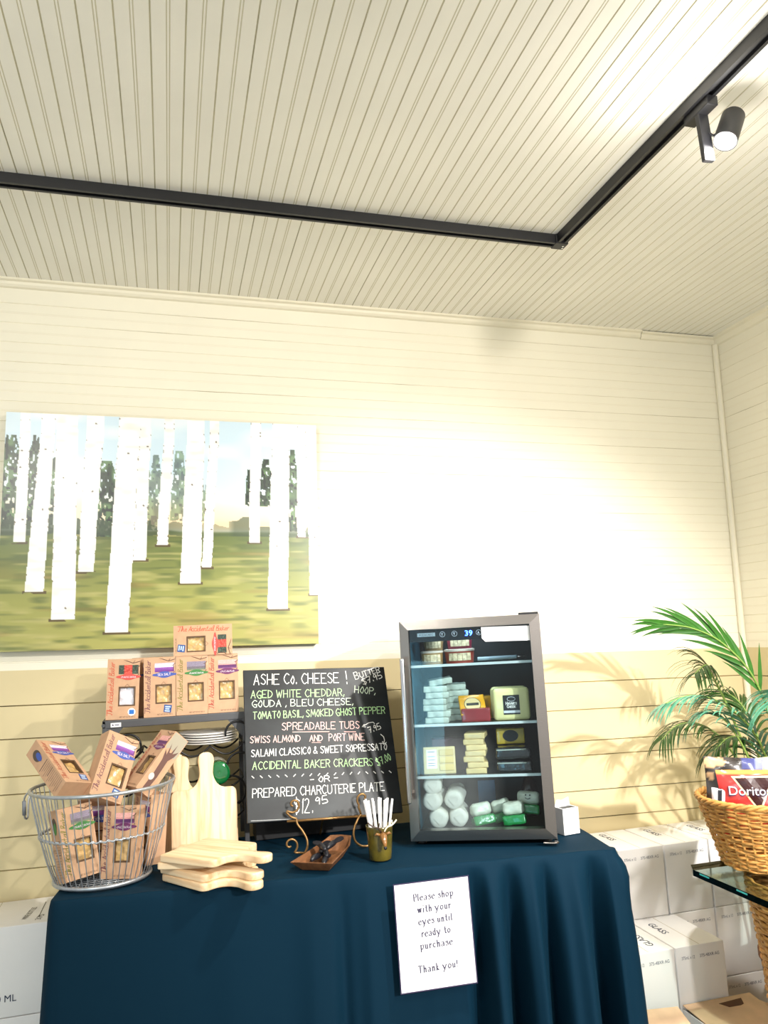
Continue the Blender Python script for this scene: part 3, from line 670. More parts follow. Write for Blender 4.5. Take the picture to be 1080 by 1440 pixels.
mb = MB(); mb.lathe([(.0387, .05), (.0387, .13)], 36, closed_ends=False); mb.build('label', mat('bottle_label', '#d9d6c8', .6), bt, True)
mb = MB(); mb.lathe([(.0001, .287), (.0172, .287), (.0172, .24), (.015, .238)], 24, closed_ends=False); mb.build('foil', mat('dark_foil', '#2a2f28', .3, .6), bt, True)

# ------------------------------------------------------------------ wire basket
m_gal = mat('galvanised_wire', '#b4b9bf', .38, .75, noise=.15, nscale=60)
bk_ = thing('wire_basket', 'round galvanised wire basket holding cracker boxes on the black cloth', 'basket', T @ TR(-.678, .268, .002))
RT, RM, RBt, HT, HMi = .206, .177, .136, .268, .138
def circ(r, z, n=72): return [(r*math.cos(2*math.pi*i/n), r*math.sin(2*math.pi*i/n), z) for i in range(n)]
mb = MB(); mb.tube(circ(RT, HT), .0052, 8, True); mb.build('rim', m_gal, bk_, True)
mb = MB(); mb.tube(circ(RBt, .006), .0062, 8, True); mb.build('base_ring', m_gal, bk_, True)
mb = MB(); n = 260; mb.tube([((RM+.003*math.cos(i*2*math.pi*52/n))*math.cos(2*math.pi*i/n), (RM+.003*math.cos(i*2*math.pi*52/n))*math.sin(2*math.pi*i/n), HMi+.0035*math.sin(i*2*math.pi*52/n)) for i in range(n)], .0022, 6, True)
mb.tube(circ(RM+.0015, HMi, 60), .0018, 6, True); mb.build('twisted_band', m_gal, bk_, True)
mb = MB()
for i in range(52):
    a = 2*math.pi*i/52+.01*math.sin(i*7)
    pts = [(RT, HT), (RT-.011, .215), (RM, HMi), (RM-.022, .06), (RBt, .008)]
    mb.tube([(r_*math.cos(a+.02*(k/4)), r_*math.sin(a+.02*(k/4)), z) for k, (r_, z) in enumerate(pts)], .00155, 5, caps=False)
mb.build('side_wires', m_gal, bk_, True)
mb = MB()
for i in range(13):
    x = -.12+.02*i; y = math.sqrt(max(0, RBt**2-x*x)); mb.tube([(x, -y, .006), (x+.01, y, .006)], .0015, 5); mb.tube([(-y, x, .008), (y, x+.01, .008)], .0015, 5)
mb.build('base_grid', m_gal, bk_, True)
mb = MB(); mb.tube(smoothpts([(-RT, -.03, HT), (-RT-.012, -.022, HT-.02), (-RT-.012, -.01, HT-.07), (-RT-.006, .006, HT-.076), (-RT-.006, .02, HT-.03), (-RT, .03, HT)], 8), .0028, 6)
hd_ = mb.build('handle', m_gal, bk_, True)
mb = MB(); mb.tube([(-RT-.0125, -.012, HT-.066), (-RT-.0125, -.021, HT-.026)], .0055, 10); mb.build('grip', mat('grey_wood_grip', '#7c8088', .6), hd_, True)

# ------------------------------------------------------------------ cutting boards
mw = bpy.data.materials.new('maple'); mw.use_nodes = True; nt = mw.node_tree; b = nt.nodes['Principled BSDF']
tc = nt.nodes.new('ShaderNodeTexCoord'); mp = nt.nodes.new('ShaderNodeMapping'); mp.inputs['Scale'].default_value = (34, 2.2, 20); n = nt.nodes.new('ShaderNodeTexNoise'); n.inputs['Scale'].default_value = 1.6; n.inputs['Detail'].default_value = 5; n.inputs['Distortion'].default_value = .8
rp = nt.nodes.new('ShaderNodeValToRGB'); rp.color_ramp.elements[0].color = (*hx('#d9b183'), 1); rp.color_ramp.elements[1].color = (*hx('#efd6b0'), 1); rp.color_ramp.elements[0].position = .35; rp.color_ramp.elements[1].position = .62
nt.links.new(tc.outputs['Object'], mp.inputs[0]); nt.links.new(mp.outputs[0], n.inputs['Vector']); nt.links.new(n.outputs['Fac'], rp.inputs[0]); nt.links.new(rp.outputs[0], b.inputs['Base Color']); b.inputs['Roughness'].default_value = .5
def board_outline(W=.21, H=.208, hx_=0.0):
    r_ = .02; pts = []
    for cx, cy, a0 in ((W/2-.006, .006, -90), ):
        pass
    for i in range(5): a = R(180+90*i/4); pts.append((-W/2+.006+.006*math.cos(a), .006+.006*math.sin(a)))
    for i in range(5): a = R(270+90*i/4); pts.append((W/2-.006+.006*math.cos(a), .006+.006*math.sin(a)))
    for i in range(7): a = R(0+90*i/6); pts.append((W/2-r_+r_*math.cos(a), H-r_+r_*math.sin(a)))
    half = smoothpts([(.058, H, 0), (.043, H+.006, 0), (.030, H+.020, 0), (.0225, H+.042, 0), (.0235, H+.066, 0), (.0265, H+.088, 0), (.021, H+.106, 0), (.008, H+.114, 0)], 5)
    pts += [(hx_+p.x, p.y) for p in half]+[(hx_-p.x, p.y) for p in reversed(half)]
    for i in range(7): a = R(90+90*i/6); pts.append((-W/2+r_+r_*math.cos(a), H-r_+r_*math.sin(a)))
    return pts
def cutting_board(M, label, group, W=.21, H=.208, hx_=0, th=.0205):
    mb = MB(); mb.prism(board_outline(W, H, hx_), 0, th, bev=.004)
    o = mb.build('cutting_board', mw, None, True, M, angle=50); return tag(o, label, 'cutting board', group)
gst = 'maple cutting boards standing against the rack'
UP = Matrix(((1, 0, 0, 0), (0, 0, -1, 0), (0, 1, 0, 0), (0, 0, 0, 1)))
cutting_board(T @ TR(-.376, .375, 0) @ RX(-12) @ UP, 'pale handled cutting board standing foremost, its handle tallest', gst, hx_=.008)
cutting_board(T @ TR(-.402, .40, 0) @ RX(-11.5) @ RZ(0) @ UP, 'pale cutting board standing second, its handle beside the tallest one', gst, W=.17, H=.198, hx_=-.045)
cutting_board(T @ TR(-.440, .425, 0) @ RX(-11) @ UP, 'darker cutting board standing rearmost, close to the wire basket', gst, W=.18, H=.205, hx_=-.025)
gl_ = 'maple cutting boards lying in a stack'
def lying(px, py, w, ang, label, H=.2): cutting_board(T @ TR(px, py, w) @ RZ(ang-90) @ TR(0, -H, 0), label, gl_, .205, H)
lying(-.312, .048, .0005, -56, 'cutting board at the bottom of the lying stack')
lying(-.312, .062, .0215, -53, 'second lowest cutting board in the lying stack')
lying(-.345, .160, .0425, -20, 'cutting board lying under the topmost one, its handle poking out behind', H=.15)
lying(-.298, .052, .0635, -43, 'topmost cutting board of the lying stack')

# ------------------------------------------------------------------ chalkboard on a scroll easel
LEAN = 25
CB = T @ TR(-.247, .30, .105) @ RY(1.9) @ RX(-LEAN)                  # local x along the foot, z up the face, -y is the written side
cbd = thing('chalkboard', 'black chalkboard listing cheeses and prices in coloured chalk', 'chalkboard', CB)
mb = MB(); mb.box(0, .515, 0, .012, 0, .52, bev=.002)
m = bpy.data.materials.new('slate'); m.use_nodes = True; nt = m.node_tree; b = nt.nodes['Principled BSDF']
tc = nt.nodes.new('ShaderNodeTexCoord'); mp = nt.nodes.new('ShaderNodeMapping'); mp.inputs['Scale'].default_value = (6, 6, 9); n = nt.nodes.new('ShaderNodeTexNoise'); n.inputs['Scale'].default_value = 1; n.inputs['Detail'].default_value = 6
rp = nt.nodes.new('ShaderNodeValToRGB'); rp.color_ramp.elements[0].color = (*hx('#121417'), 1); rp.color_ramp.elements[1].color = (*hx('#2d3235'), 1); rp.color_ramp.elements[0].position = .35; rp.color_ramp.elements[1].position = .8
nt.links.new(tc.outputs['Object'], mp.inputs[0]); nt.links.new(mp.outputs[0], n.inputs['Vector']); nt.links.new(n.outputs['Fac'], rp.inputs[0]); nt.links.new(rp.outputs[0], b.inputs['Base Color']); b.inputs['Roughness'].default_value = .42; b.inputs['Specular IOR Level'].default_value = .4
mb.build('slate_panel', m, cbd)
CH = Matrix.Translation((0, -.0008, 0)) @ ZtoY
WHT, GRN, PNK = mat('white_chalk', '#f2f0ea', .9), mat('green_chalk', '#b9e0a4', .9), mat('pink_chalk', '#f0c4bd', .9)
def chalk(lines, m_, th=.0038, label=None):
    th *= .66
    for txt, x, y, x2, y2, h in lines:
        mb = MB(); k = .001
        text_strokes(mb, txt, CAPS, x*k, y*k, x2*k, y2*k, h*k, th, CH, jitter=.03, shear=.05)
        tag(mb.build('chalk_lettering', m_, cbd), label)
chalk([('ASHE Co. CHEESE', 36, 464, 346, 463, 38), ('!', 366, 457, 378, 458, 48), ('Butter', 402, 474, 502, 502, 26), ('$7.95', 430, 452, 508, 480, 22)], WHT, .0042, 'white chalk lettering')
chalk([('AGED WHITE CHEDDAR,', 24, 415, 359, 413, 27), ('TOMATO BASIL, SMOKED GHOST PEPPER', 29, 340, 500, 342, 25)], GRN, .0038, 'green chalk lettering')
chalk([('HOOP,', 393, 424, 474, 414, 25), ('GOUDA , BLEU CHEESE,', 27, 383, 389, 379, 24)], mat('pale_chalk', '#dcead2', .9), .0038, 'pale green chalk lettering')
chalk([('SPREADABLE TUBS', 127, 298, 401, 292, 25), ('SWISS ALMOND', 18, 258, 190, 255, 22), ('AND', 218, 255, 266, 253, 20), ('PORT WINE', 285, 253, 414, 249, 24)], PNK, .0038, 'pink chalk lettering')
chalk([('7.95', 432, 274, 479, 290, 20), ('SALAMI CLASSICO & SWEET SOPRESSATO', 20, 211, 490, 212, 23), ('- OR -', 211, 115, 309, 116, 19), ('PREPARED CHARCUTERIE PLATE', 18, 78, 464, 74, 28), ('$12.', 150, 22, 218, 18, 44), ('95', 225, 43, 270, 49, 23)], WHT, .0038, 'white chalk lettering')
chalk([('ACCIDENTAL BAKER CRACKERS', 22, 169, 434, 160, 25), ('$7.00', 448, 158, 502, 178, 24)], GRN, .0038, 'green chalk lettering')
def stroke(name, pts, m_, th=.003):
    mb = MB(); mb.tube([(x*.001, -.0006, y*.001) for x, y in pts], th/2, 5); return mb.build(name, m_, cbd)
stroke('underline', [(161, 289), (289, 285)], PNK); stroke('underline', [(341, 282), (383, 280)], PNK); stroke('underline', [(225, 249), (257, 248)], PNK, .002)
stroke('chalk_arrow', [(454, 306), (448, 312), (432, 310), (407, 297), (416, 306), (407, 297), (420, 296)], WHT)
stroke('chalk_arrow', [(470, 268), (480, 258), (482, 246), (476, 231), (474, 242), (476, 231), (488, 238)], WHT)
for i in range(18):
    x = 22+466*i/17; s_ = -1 if i < 5 or i > 13 else 1
    stroke('chalk_dash', [(x-4, 144-.5*i-4*s_), (x+4, 144-.5*i+4*s_)], WHT, .0032)
stroke('chalk_smear', [(11, 6), (141, 3)], mat('chalk_dust', '#a9acac', .9), .003)

m_brz = mat('bronze_iron', '#8f6d42', .42, .65, noise=.25, nscale=50)
es = thing('scroll_easel', 'bronze scroll easel with curled arms carrying the chalkboard', 'easel', T @ TR(.012, .285, 0))
def spiral(c, r0, r1, a0, a1, n=26): return [(c[0]+(r0+(r1-r0)*i/n)*math.cos(R(a0+(a1-a0)*i/n)), 0, c[1]+(r0+(r1-r0)*i/n)*math.sin(R(a0+(a1-a0)*i/n))) for i in range(n+1)]
Q = 0.0
mb = MB()                                              # left arm: top curl, shelf elbow, long S to the foot, foot curl
top = spiral((-.113, .150), .003, .026, 250, -140, 30)
mb.tube(top+smoothpts([(-.135, 0, .128), (-.122, 0, .114), (-.104, 0, .106)], 5), .0036, 8); lf = mb.build('scroll_arm', m_brz, es, True)
mb = MB(); mb.tube(smoothpts([(-.104, 0, .106), (-.102, -.004, .090), (-.088, -.012, .070), (-.076, -.02, .045), (-.076, -.024, .022), (-.084, -.024, .006)], 6), .0036, 8); mb.build('leg', m_brz, es, True)
mb = MB(); mb.tube([(x, -.024, z) for x, _, z in spiral((-.135, .034), .003, .030, 330, 690-20, 30)][::1]+[(-.105, -.024, .012), (-.084, -.024, .006)], .0034, 8) if False else mb.tube([(x, -.024, z) for x, _, z in spiral((-.130, .034), .003, .026, 300, -60, 26)]+[(-.113, -.024, .009), (-.084, -.024, .005)], .0034, 8)
mb.build('foot_scroll', m_brz, es, True)
mb = MB(); top = spiral((.122, .150), .003, .022, -60, 300, 30)
mb.tube(spiral((.118, .148), .003, .024, -40, 230, 26)+[(.101, 0, .122), (.106, 0, .106), (.108, 0, .098)], .0036, 8); mb.build('scroll_arm', m_brz, es, True)
mb = MB(); mb.tube(smoothpts([(.108, 0, .098), (.092, -.006, .08), (.078, -.016, .052), (.080, -.022, .024), (.10, -.024, .006), (.124, -.024, .004)], 6), .0038, 8); mb.build('leg', m_brz, es, True)
mb = MB(); mb.tube([(-.135, 0, .101), (.128, 0, .092)], .0040, 8); mb.build('ledge_bar', m_brz, es, True)
mb = MB(); mb.tube(smoothpts([(0, .003, .096), (.004, .12, .07), (.006, .20, .004)], 6), .0036, 8); mb.build('back_leg', m_brz, es, True)
mb = MB(); mb.tube(smoothpts([(0, .003, .096), (0, .05, .11), (0, .145, .30), (0, .205, .43)], 6), .0034, 8); mb.build('back_support', m_brz, es, True)

# ------------------------------------------------------------------ wooden dish with dark spreaders
DM = T @ TR(-.020, .160, 0) @ RZ(59)
dish = thing('wooden_dish', 'narrow brown wooden boat-shaped dish holding black spreaders', 'dish', DM)
def dshape(L_, W_, tip): return [(-L_, -W_), (L_*.5, -W_*.80), (L_, -W_*.54), (L_*1.04, 0), (L_, W_*.54), (L_*.5, W_*.80), (-L_, W_)]
rim = dshape(.132, .066, 0); bot = dshape(.098, .042, 0); rin = dshape(.126, .060, 0); bin_ = dshape(.094, .039, 0)
mb = MB(); k = len(rim); hz_ = lambda x: .026+.016*max(0, x/.128)**2+.003*max(0, -x/.128)
vs = [(x, y, 0) for x, y in bot]+[(x, y, hz_(x)) for x, y in rim]+[(x, y, hz_(x)) for x, y in rin]+[(x, y, .006) for x, y in bin_]
fs = [tuple(range(k-1, -1, -1))]+[(r_*k+i, r_*k+(i+1) % k, (r_+1)*k+(i+1) % k, (r_+1)*k+i) for r_ in range(3) for i in range(k)]+[tuple(3*k+i for i in range(k))]
mb.add(vs, fs); mb.build('dish_body', mat('brown_wood', '#7d5232', .5, noise=.35, nscale=14, stretch=(1, 6, 4)), dish)
m_dk = mat('black_resin', '#1e1f25', .3)
for i, (x, y, a, e, bl) in enumerate([(-.056, -.014, 14, 3, 0), (-.05, .016, -10, 3, 0), (-.025, -.006, 26, 6, 1), (.0, .012, 6, 6, 0), (.02, -.010, -10, 8, 1), (-.035, .002, 40, 4, 0)]):
    lb = ['black spreader flat at the near end of the wooden dish', 'black spreader angled along the right wall of the wooden dish', 'black spreader crossing the middle of the dish heap', 'black spreader resting on the heap towards the far end', 'black spreader lying steepest at the far end of the dish', 'black spreader laid across the top of the dish heap'][i]
    t = thing('cheese_spreader', lb, 'spreader', DM @ TR(x, y, .016+.0065*i) @ RZ(a) @ RY(-e), 'black spreaders in the wooden dish')
    mb = MB(); mb.tube(smoothpts([(-.03, 0, 0), (-.015, 0, .003), (.01, 0, .002), (.022, 0, 0)], 4), [.0045+.0048*math.sin(math.pi*min(1, j/12)) for j in range(13)], 8); mb.build('handle', m_dk, t, True)
    mb = MB(); mb.prism([(.018, -.006), (.034, -.013), (.052, -.014), (.064, -.005), (.064, .006), (.05, .013), (.034, .011), (.018, .006)], -.0015, .0015); mb.build('blade', m_dk, t)

# ------------------------------------------------------------------ stoneware cup with an antlered head, and paper sticks
CUP = T @ TR(.136, .108, 0)
cup = thing('stoneware_cup', 'olive brown stoneware cup with an antlered deer head on its front', 'cup', CUP)
mb = MB(); mb.lathe([(.0001, 0), (.030, 0), (.034, .004), (.036, .03), (.038, .06), (.041, .095), (.042, .100), (.0395, .100), (.036, .06), (.033, .03), (.031, .008), (.0001, .007)], 40, closed_ends=False)
m = mat('olive_glaze', '#5f541c', .18, noise=.55, nscale=16, spec=.7, coat=.5); mb.build('cup_body', m, cup, True)
mb = MB(); mb.tube([(0, -.036, .078), (0, -.05, .074), (0, -.060, .060), (0, -.064, .049)], [.012, .011, .007, .0045], 12); dh = mb.build('deer_head', mat('brown_glaze', '#8a6034', .25, noise=.3, nscale=30), cup, True)
mb = MB(); mb.bm((lambda bm: (bmesh.ops.create_uvsphere(bm, u_segments=12, v_segments=8, radius=.0052), bm)[1])(bmesh.new()), Matrix.Translation((0, -.0655, .047))); mb.build('nose', m_dk, dh, True)
mb = MB(); mb.tube([(0, -.051, .081), (0, -.0585, .070), (0, -.0635, .057)], [.004, .0045, .003], 8); mb.build('blaze', mat('cream_glaze', '#e9dcc2', .3), dh, True)
for sx in (-1, 1):
    mb = MB(); mb.tube([(sx*.010, -.042, .080), (sx*.020, -.043, .084), (sx*.026, -.043, .080)], [.0045, .004, .001], 8); mb.build('ear', mat('brown_glaze', '#8a6034', .25), dh, True)
    mb = MB(); mb.tube(smoothpts([(sx*.005, -.042, .088), (sx*.013, -.044, .10), (sx*.03, -.044, .106), (sx*.045, -.04, .118)], 4), .0024, 7)
    mb.tube([(sx*.013, -.044, .10), (sx*.010, -.045, .115)], .0020, 6); mb.tube([(sx*.03, -.044, .106), (sx*.029, -.044, .12)], .002, 6)
    mb.build('antler', mat('cream_glaze', '#e9dcc2', .3) if sx > 0 else mat('dark_glaze', '#3a261c', .3), dh, True)
stick0 = None; m_st = mat('white_stick_paper', '#f4f2f2', .5)
for i in range(15):
    a = i*2.4; rr = .026*math.sqrt((i+.5)/15); x, y = rr*math.cos(a), rr*math.sin(a)
    lean = Vector((x*1.3-.004, y*.6, .17)).normalized(); q = lean.to_track_quat('Z', 'Y').to_matrix().to_4x4()
    M_ = CUP @ TR(x*.72, y*.72, .010) @ q
    if stick0 is None:
        mb = MB(); mb.lathe([(.0001, 0), (.0036, 0), (.0036, .166), (.0001, .166)], 12, closed_ends=False); stick0 = mb.build('paper_stick', m_st, None, True, M_, angle=40)
        tag(stick0, 'white paper stick among the bunch standing in the deer cup', 'stick', 'white paper sticks in the stoneware cup')
    else: clone(stick0, M_)

# ------------------------------------------------------------------ glass-door refrigerator and what is in it
FM = T @ TR(.259, .194, 0) @ RZ(-23.67) @ RY(-.35)
FW, FH, FD = .4617, .717, .38
m_fb = mat('black_fridge_shell', '#15161a', .4, spec=.5)
m_ss = mat('brushed_steel', '#948e89', .28, 1, bump=.1, bscale=4, stretch=(2, 200, 200))
m_ln = mat('liner_blue_reflection', '#2b5566', .4)  # blue reflection on the left wall, put into the liner colour
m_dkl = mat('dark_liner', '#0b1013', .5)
fr = thing('beverage_fridge', 'steel-framed glass-door countertop fridge full of cheese on the black cloth', 'refrigerator', FM)
B0 = .014                                              # feet height
mb = MB(); t_ = .026
for q in ((0, t_, .04, FD, B0, FH), (FW-t_, FW, .04, FD, B0, FH), (t_, FW-t_, .04, FD, FH-t_, FH), (t_, FW-t_, .04, FD, B0, B0+t_-.006), (t_, FW-t_, FD-t_, FD, B0, FH)): mb.box(*q)
mb.build('cabinet', m_fb, fr)
e = .0008
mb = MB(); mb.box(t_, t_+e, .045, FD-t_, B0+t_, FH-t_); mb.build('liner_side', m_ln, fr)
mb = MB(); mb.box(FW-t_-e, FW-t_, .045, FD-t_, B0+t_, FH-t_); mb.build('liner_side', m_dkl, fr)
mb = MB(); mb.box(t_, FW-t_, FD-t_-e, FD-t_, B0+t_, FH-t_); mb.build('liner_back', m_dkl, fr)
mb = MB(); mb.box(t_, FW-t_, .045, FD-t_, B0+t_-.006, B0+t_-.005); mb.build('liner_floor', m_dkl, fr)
# door: mitred steel frame
door = tag(MB().build('door', m_fb, fr)) if False else None
gx0, gx1, gz0, gz1 = .030, .4275, .050, .686
def mitre(name, q):                                    # q: outer a, outer b, inner b, inner a on the XZ plane
    mb = MB(); vs = []
    for (x, z), y in [(p, 0) for p in q]: vs.append((x, y, z))
    inner = [(q[2][0], .009, q[2][1]), (q[3][0], .009, q[3][1])]
    v = [(q[0][0], .004, q[0][1]), (q[1][0], .004, q[1][1]), (q[2][0], 0, q[2][1]), (q[3][0], 0, q[3][1])]
    ob = [(p[0], .036, p[1]) for p in q]
    mb.add(v+ob, [(0, 1, 2, 3), (4, 7, 6, 5), (0, 4, 5, 1), (1, 5, 6, 2), (2, 6, 7, 3), (3, 7, 4, 0)])
    return mb.build(name, m_ss, fr)
b_ = B0+.004
mitre('door_rail', [(0, FH), (FW, FH), (gx1, gz1), (gx0, gz1)]); mitre('door_stile', [(FW, FH), (FW, b_), (gx1, gz0), (gx1, gz1)])
mitre('door_rail', [(FW, b_), (0, b_), (gx0, gz0), (gx1, gz0)]); mitre('door_stile', [(0, b_), (0, FH), (gx0, gz1), (gx0, gz0)])
mb = MB(); mb.box(gx0-.004, gx1+.004, .012, .0145, gz0-.004, gz1+.004); mb.build('door_glass', glass_mat('fridge_glass', (.88, .94, .96), .55, fog=(.15, .17, .13)), fr)
mb = MB(); mb.box(.002, .016, -.046, -.032, .142, .596, bev=.004); hn = mb.build('door_handle', mat('polished_steel', '#c9cbd0', .18, 1), fr, True, angle=40)
for z in (.165, .573):
    mb = MB(); mb.cyl((.009, -.034, z), (.009, .004, z), .005, seg=12); mb.build('standoff', m_ss, hn, True, angle=40)
mb = MB(); mb.box(.395, FW-.002, .02, .05, FH, FH+.007, bev=.0015); mb.build('hinge', m_fb, fr)
for u in (.03, FW-.03):
    for v in (.06, FD-.04): mb = MB(); mb.lathe([(.014, 0), (.016, .002), (.012, B0), (.0001, B0)], 16, Matrix.Translation((u, v, 0))); mb.build('foot', m_fb, fr)
mb = MB(); mb.tube([(.418, .006, .006), (.458, .002, .006), (.462, .012, .006)], .004, 8); mb.box(.452, .462, .004, .024, .004, .014); mb.build('door_pivot', m_ss, fr)
SHS = (.566, .372, .206)
m_sg = mat('shelf_trim', '#cfd6d4', .3, .2)
for z in SHS:
    mb = MB(); mb.box(t_+.002, FW-t_-.002, .066, FD-t_-.01, z-.004, z); sh = mb.build('glass_shelf', glass_mat('shelf_glass', (.9, .95, .94), .6) if z == SHS[0] else bpy.data.materials['shelf_glass'], fr)
    mb = MB(); mb.box(t_+.001, FW-t_-.001, .058, .066, z-.006, z+.002); mb.build('shelf_trim', m_sg, sh)
mb = MB(); mb.box(gx0, gx1, .018, .030, .645, gz1-.001); pn = mb.build('control_panel', mat('panel_black', '#101116', .2), fr)
FG = Matrix.Translation((0, .0165, 0)) @ ZtoY
mb = font_mb('39', .017, .0004, width=.024); o = mb.build('temperature_digits', mat('blue_led', '#2f5cff', .5, emit=26), pn, M=Matrix.Translation((.217, 0, .6585)) @ FG)
mb = MB(); mb.box(.058, .118, .0170, .0176, .662, .674); pl = mb.build('name_plate', mat('plate_grey', '#aab0b4', .3, .5), pn)
mb = font_mb('BEVERAGE', .006, width=.046) if False else MB()
text_strokes(mb, 'ACEACAEC', CAPS, .064, .665, .112, .665, .0062, .0008, Matrix.Translation((0, .0166, 0)) @ ZtoY); mb.build('plate_lettering', m_dk, pl)
m_ic = mat('panel_icon', '#d5dbe6', .4)
for x, tx in ((.142, 'Y'), (.182, 'Y'), (.262, 'A')):
    mb = MB(); mb.tube([(x+.0085*math.cos(i*math.pi/10), .0168, .667+.0085*math.sin(i*math.pi/10)) for i in range(20)], .0006, 5, True); ic = mb.build('button_ring', m_ic, pn)
    mb = MB(); text_strokes(mb, tx, CAPS, x-.0035, .663, x+.0035, .663, .0075, .0016, Matrix.Translation((0, .0166, 0)) @ ZtoY); mb.build('button_icon', m_ic, ic)
mb = MB(); mb.prism([(.271, .648), (.282, .636), (.4265, .633), (.4265, .680), (.271, .684)], -.0114, -.0110, ZtoY); mb.build('paper_strip', mat('white_paper', '#fbfbfb', .5), fr)
mb = MB(); mb.tube([(x, .0106, z) for x, z in ((.285, .670), (.415, .667))], .0007, 4); mb.build('strip_print', mat('faint_print', '#c9b9ae', .6), fr)
l = light('fridge_fill', 'AREA', (0, 0, 0), (0, 0, -1), .9, (.75, .9, 1), .18); l.parent = fr; l.location = (.2, .15, FH-t_-.012); l.rotation_euler = (0, 0, 0)  # unseen light added to brighten the fridge inside

def fput(a, d, z, rz=0): return FM @ TR(a, d, z) @ RZ(rz)
def rbox(name, m_, parent, x0, x1, y0, y1, z0, z1, bev, M=None, lump=0, seed=1):
    bm = bmesh.new(); bmesh.ops.create_cube(bm, size=1)
    for v in bm.verts: v.co = ((x0+x1)/2+v.co.x*(x1-x0), (y0+y1)/2+v.co.y*(y1-y0), (z0+z1)/2+v.co.z*(z1-z0))
    bmesh.ops.bevel(bm, geom=bm.edges[:], offset=bev, segments=3, profile=.5, affect='EDGES')
    if lump:
        bmesh.ops.subdivide_edges(bm, edges=[e for e in bm.edges if e.calc_length() > .012], cuts=4, use_grid_fill=True)
        g = random.Random(seed)
        ph = [g.uniform(0, 6) for _ in range(6)]
        for v in bm.verts:
            s_ = v.co*190; v.co += Vector((math.sin(s_.y+ph[0])*math.sin(s_.z*1.3+ph[1]), math.sin(s_.x*.8+ph[2])*math.sin(s_.z+ph[3]), math.sin(s_.x+ph[4])*math.sin(s_.y*1.2+ph[5])))*lump
    mb = MB(); mb.bm(bm); return mb.build(name, m_, parent, True, M, angle=60)
# tubs
gt = 'spread tubs on the top fridge shelf'
def tub(a, d, z, r, h, band, lab):
    t = thing('spread_tub', lab, 'tub', fput(a, d, z, 5), gt)
    mb = MB(); mb.lathe([(.0001, 0), (r*.88, 0), (r*.97, h*.86), (.0001, h*.86)], 36, closed_ends=False); tb = mb.build('tub_body', mat('tub_'+band[1:], band, .4), t, True, angle=50)
    mb = MB(); mb.lathe([(.0001, h), (r*.9, h), (r, h*.97), (r, h*.84), (r*.97, h*.83)], 36, closed_ends=False); mb.build('lid', mat('clear_lid', '#cdbfae', .2, spec=.7), t, True, angle=50)
    mb = MB()
    for k in range(-2, 3): mb.add([(r*.975*math.sin(k*.32+x), -r*.99*math.cos(k*.32+x), z_) for x, z_ in ((-.15, h*.2), (.15, h*.2), (.15, h*.72), (-.15, h*.72))], [(0, 1, 2, 3)])
    lb = mb.build('label_band', mat('tub_label', '#d9c7a0', .5, noise=.5, nscale=90), tb, True)
tub(.092, .14, .5665, .040, .046, '#9b7a4a', 'cream lidded tub beneath the small upper tub on the top fridge shelf')
tub(.098, .15, .613, .036, .042, '#8d744c', 'cream lidded tub stacked above another, dim behind the fridge glass')
tub(.186, .145, .5665, .053, .048, '#8e3423', 'wide red lidded tub at the bottom of its stack in the fridge')
tub(.188, .155, .615, .046, .044, '#7a2338', 'dark red lidded tub stacked above the wide red tub')
t = thing('thermometer', 'thin grey fridge thermometer rod lying on the top shelf', 'thermometer', fput(.33, .20, .575))
mb = MB(); mb.tube([(-.085, 0, 0), (.05, 0, .001)], .0065, 12); mb.build('tube', mat('grey_plastic', '#8fa0a6', .3), t, True, angle=40); mb = MB(); mb.tube([(.05, 0, .001), (.08, 0, .002)], .003, 8); mb.build('probe', m_ss, t, True)
# silver-grey wrapped cheeses, two piles
m_gw = mat('pale_wrapped_cheese', '#b6c2b6', .35, noise=.3, nscale=45, bump=.5, bscale=70, coat=.3)
gp = 'grey wrapped cheese wedges piled in the fridge'
base = None
for pile, (a, d, n_) in enumerate(((.100, .13, 6), (.160, .20, 6))):
    for k in range(n_):
        M_ = fput(a+.004*math.sin(k*2.1+pile), d, .3725+.0205*k+.0102, 6*math.sin(k*1.7+pile)+(4 if pile else 0))
        lab = ['lowest', 'second', 'third', 'fourth', 'fifth', 'topmost'][k]+(' grey wrapped cheese of the front pile on the second fridge shelf', ' grey wrapped cheese of the pile set farther back on the second shelf')[pile]
        if base is None: base = rbox('wrapped_cheese', m_gw, None, -.040, .040, -.05, .05, -.0100, .0100, .004, M_, .0009, 3); tag(base, lab, 'cheese', gp)
        else: clone(base, M_, lab)
M_ = fput(.112, .15, .5075, 8) @ RY(-7); clone(base, M_, 'grey wrapped cheese lying crooked across the top of the front pile')
# yellow and red packs
def pack(name, lab, M_, dims, colr, rough=.3, group=None, lump=.0004):
    t = thing(name, lab, 'cheese', M_, group); x, y, z = dims
    rbox('block', mat(name+colr[1:], colr, rough, noise=.15, nscale=30, coat=.5), t, -x/2, x/2, -y/2, y/2, 0, z, .0035, lump=lump); return t
pack('red_cheese_pack', 'dark red cheese block under the yellow pack on the second fridge shelf', fput(.229, .125, .3725, 3), (.096, .07, .044), '#86262a')
pack('yellow_cheese_pack', 'yellow cheese block at the back leaning behind the red block', fput(.250, .205, .3725, 20), (.07, .05, .075), '#d69a1c')
t = pack('yellow_cheese_pack', 'yellow cheese pack with an oval label propped on the red block', fput(.218, .128, .419, 12) @ RX(52), (.088, .078, .014), '#e0a018')
mb = MB(); mb.add([(.030*math.cos(i*.2618)*.95, .027*math.sin(i*.2618), .0152) for i in range(24)], [tuple(range(24))]); ov = mb.build('oval_label', mat('label_rim_black', '#1f1c16', .4), t)
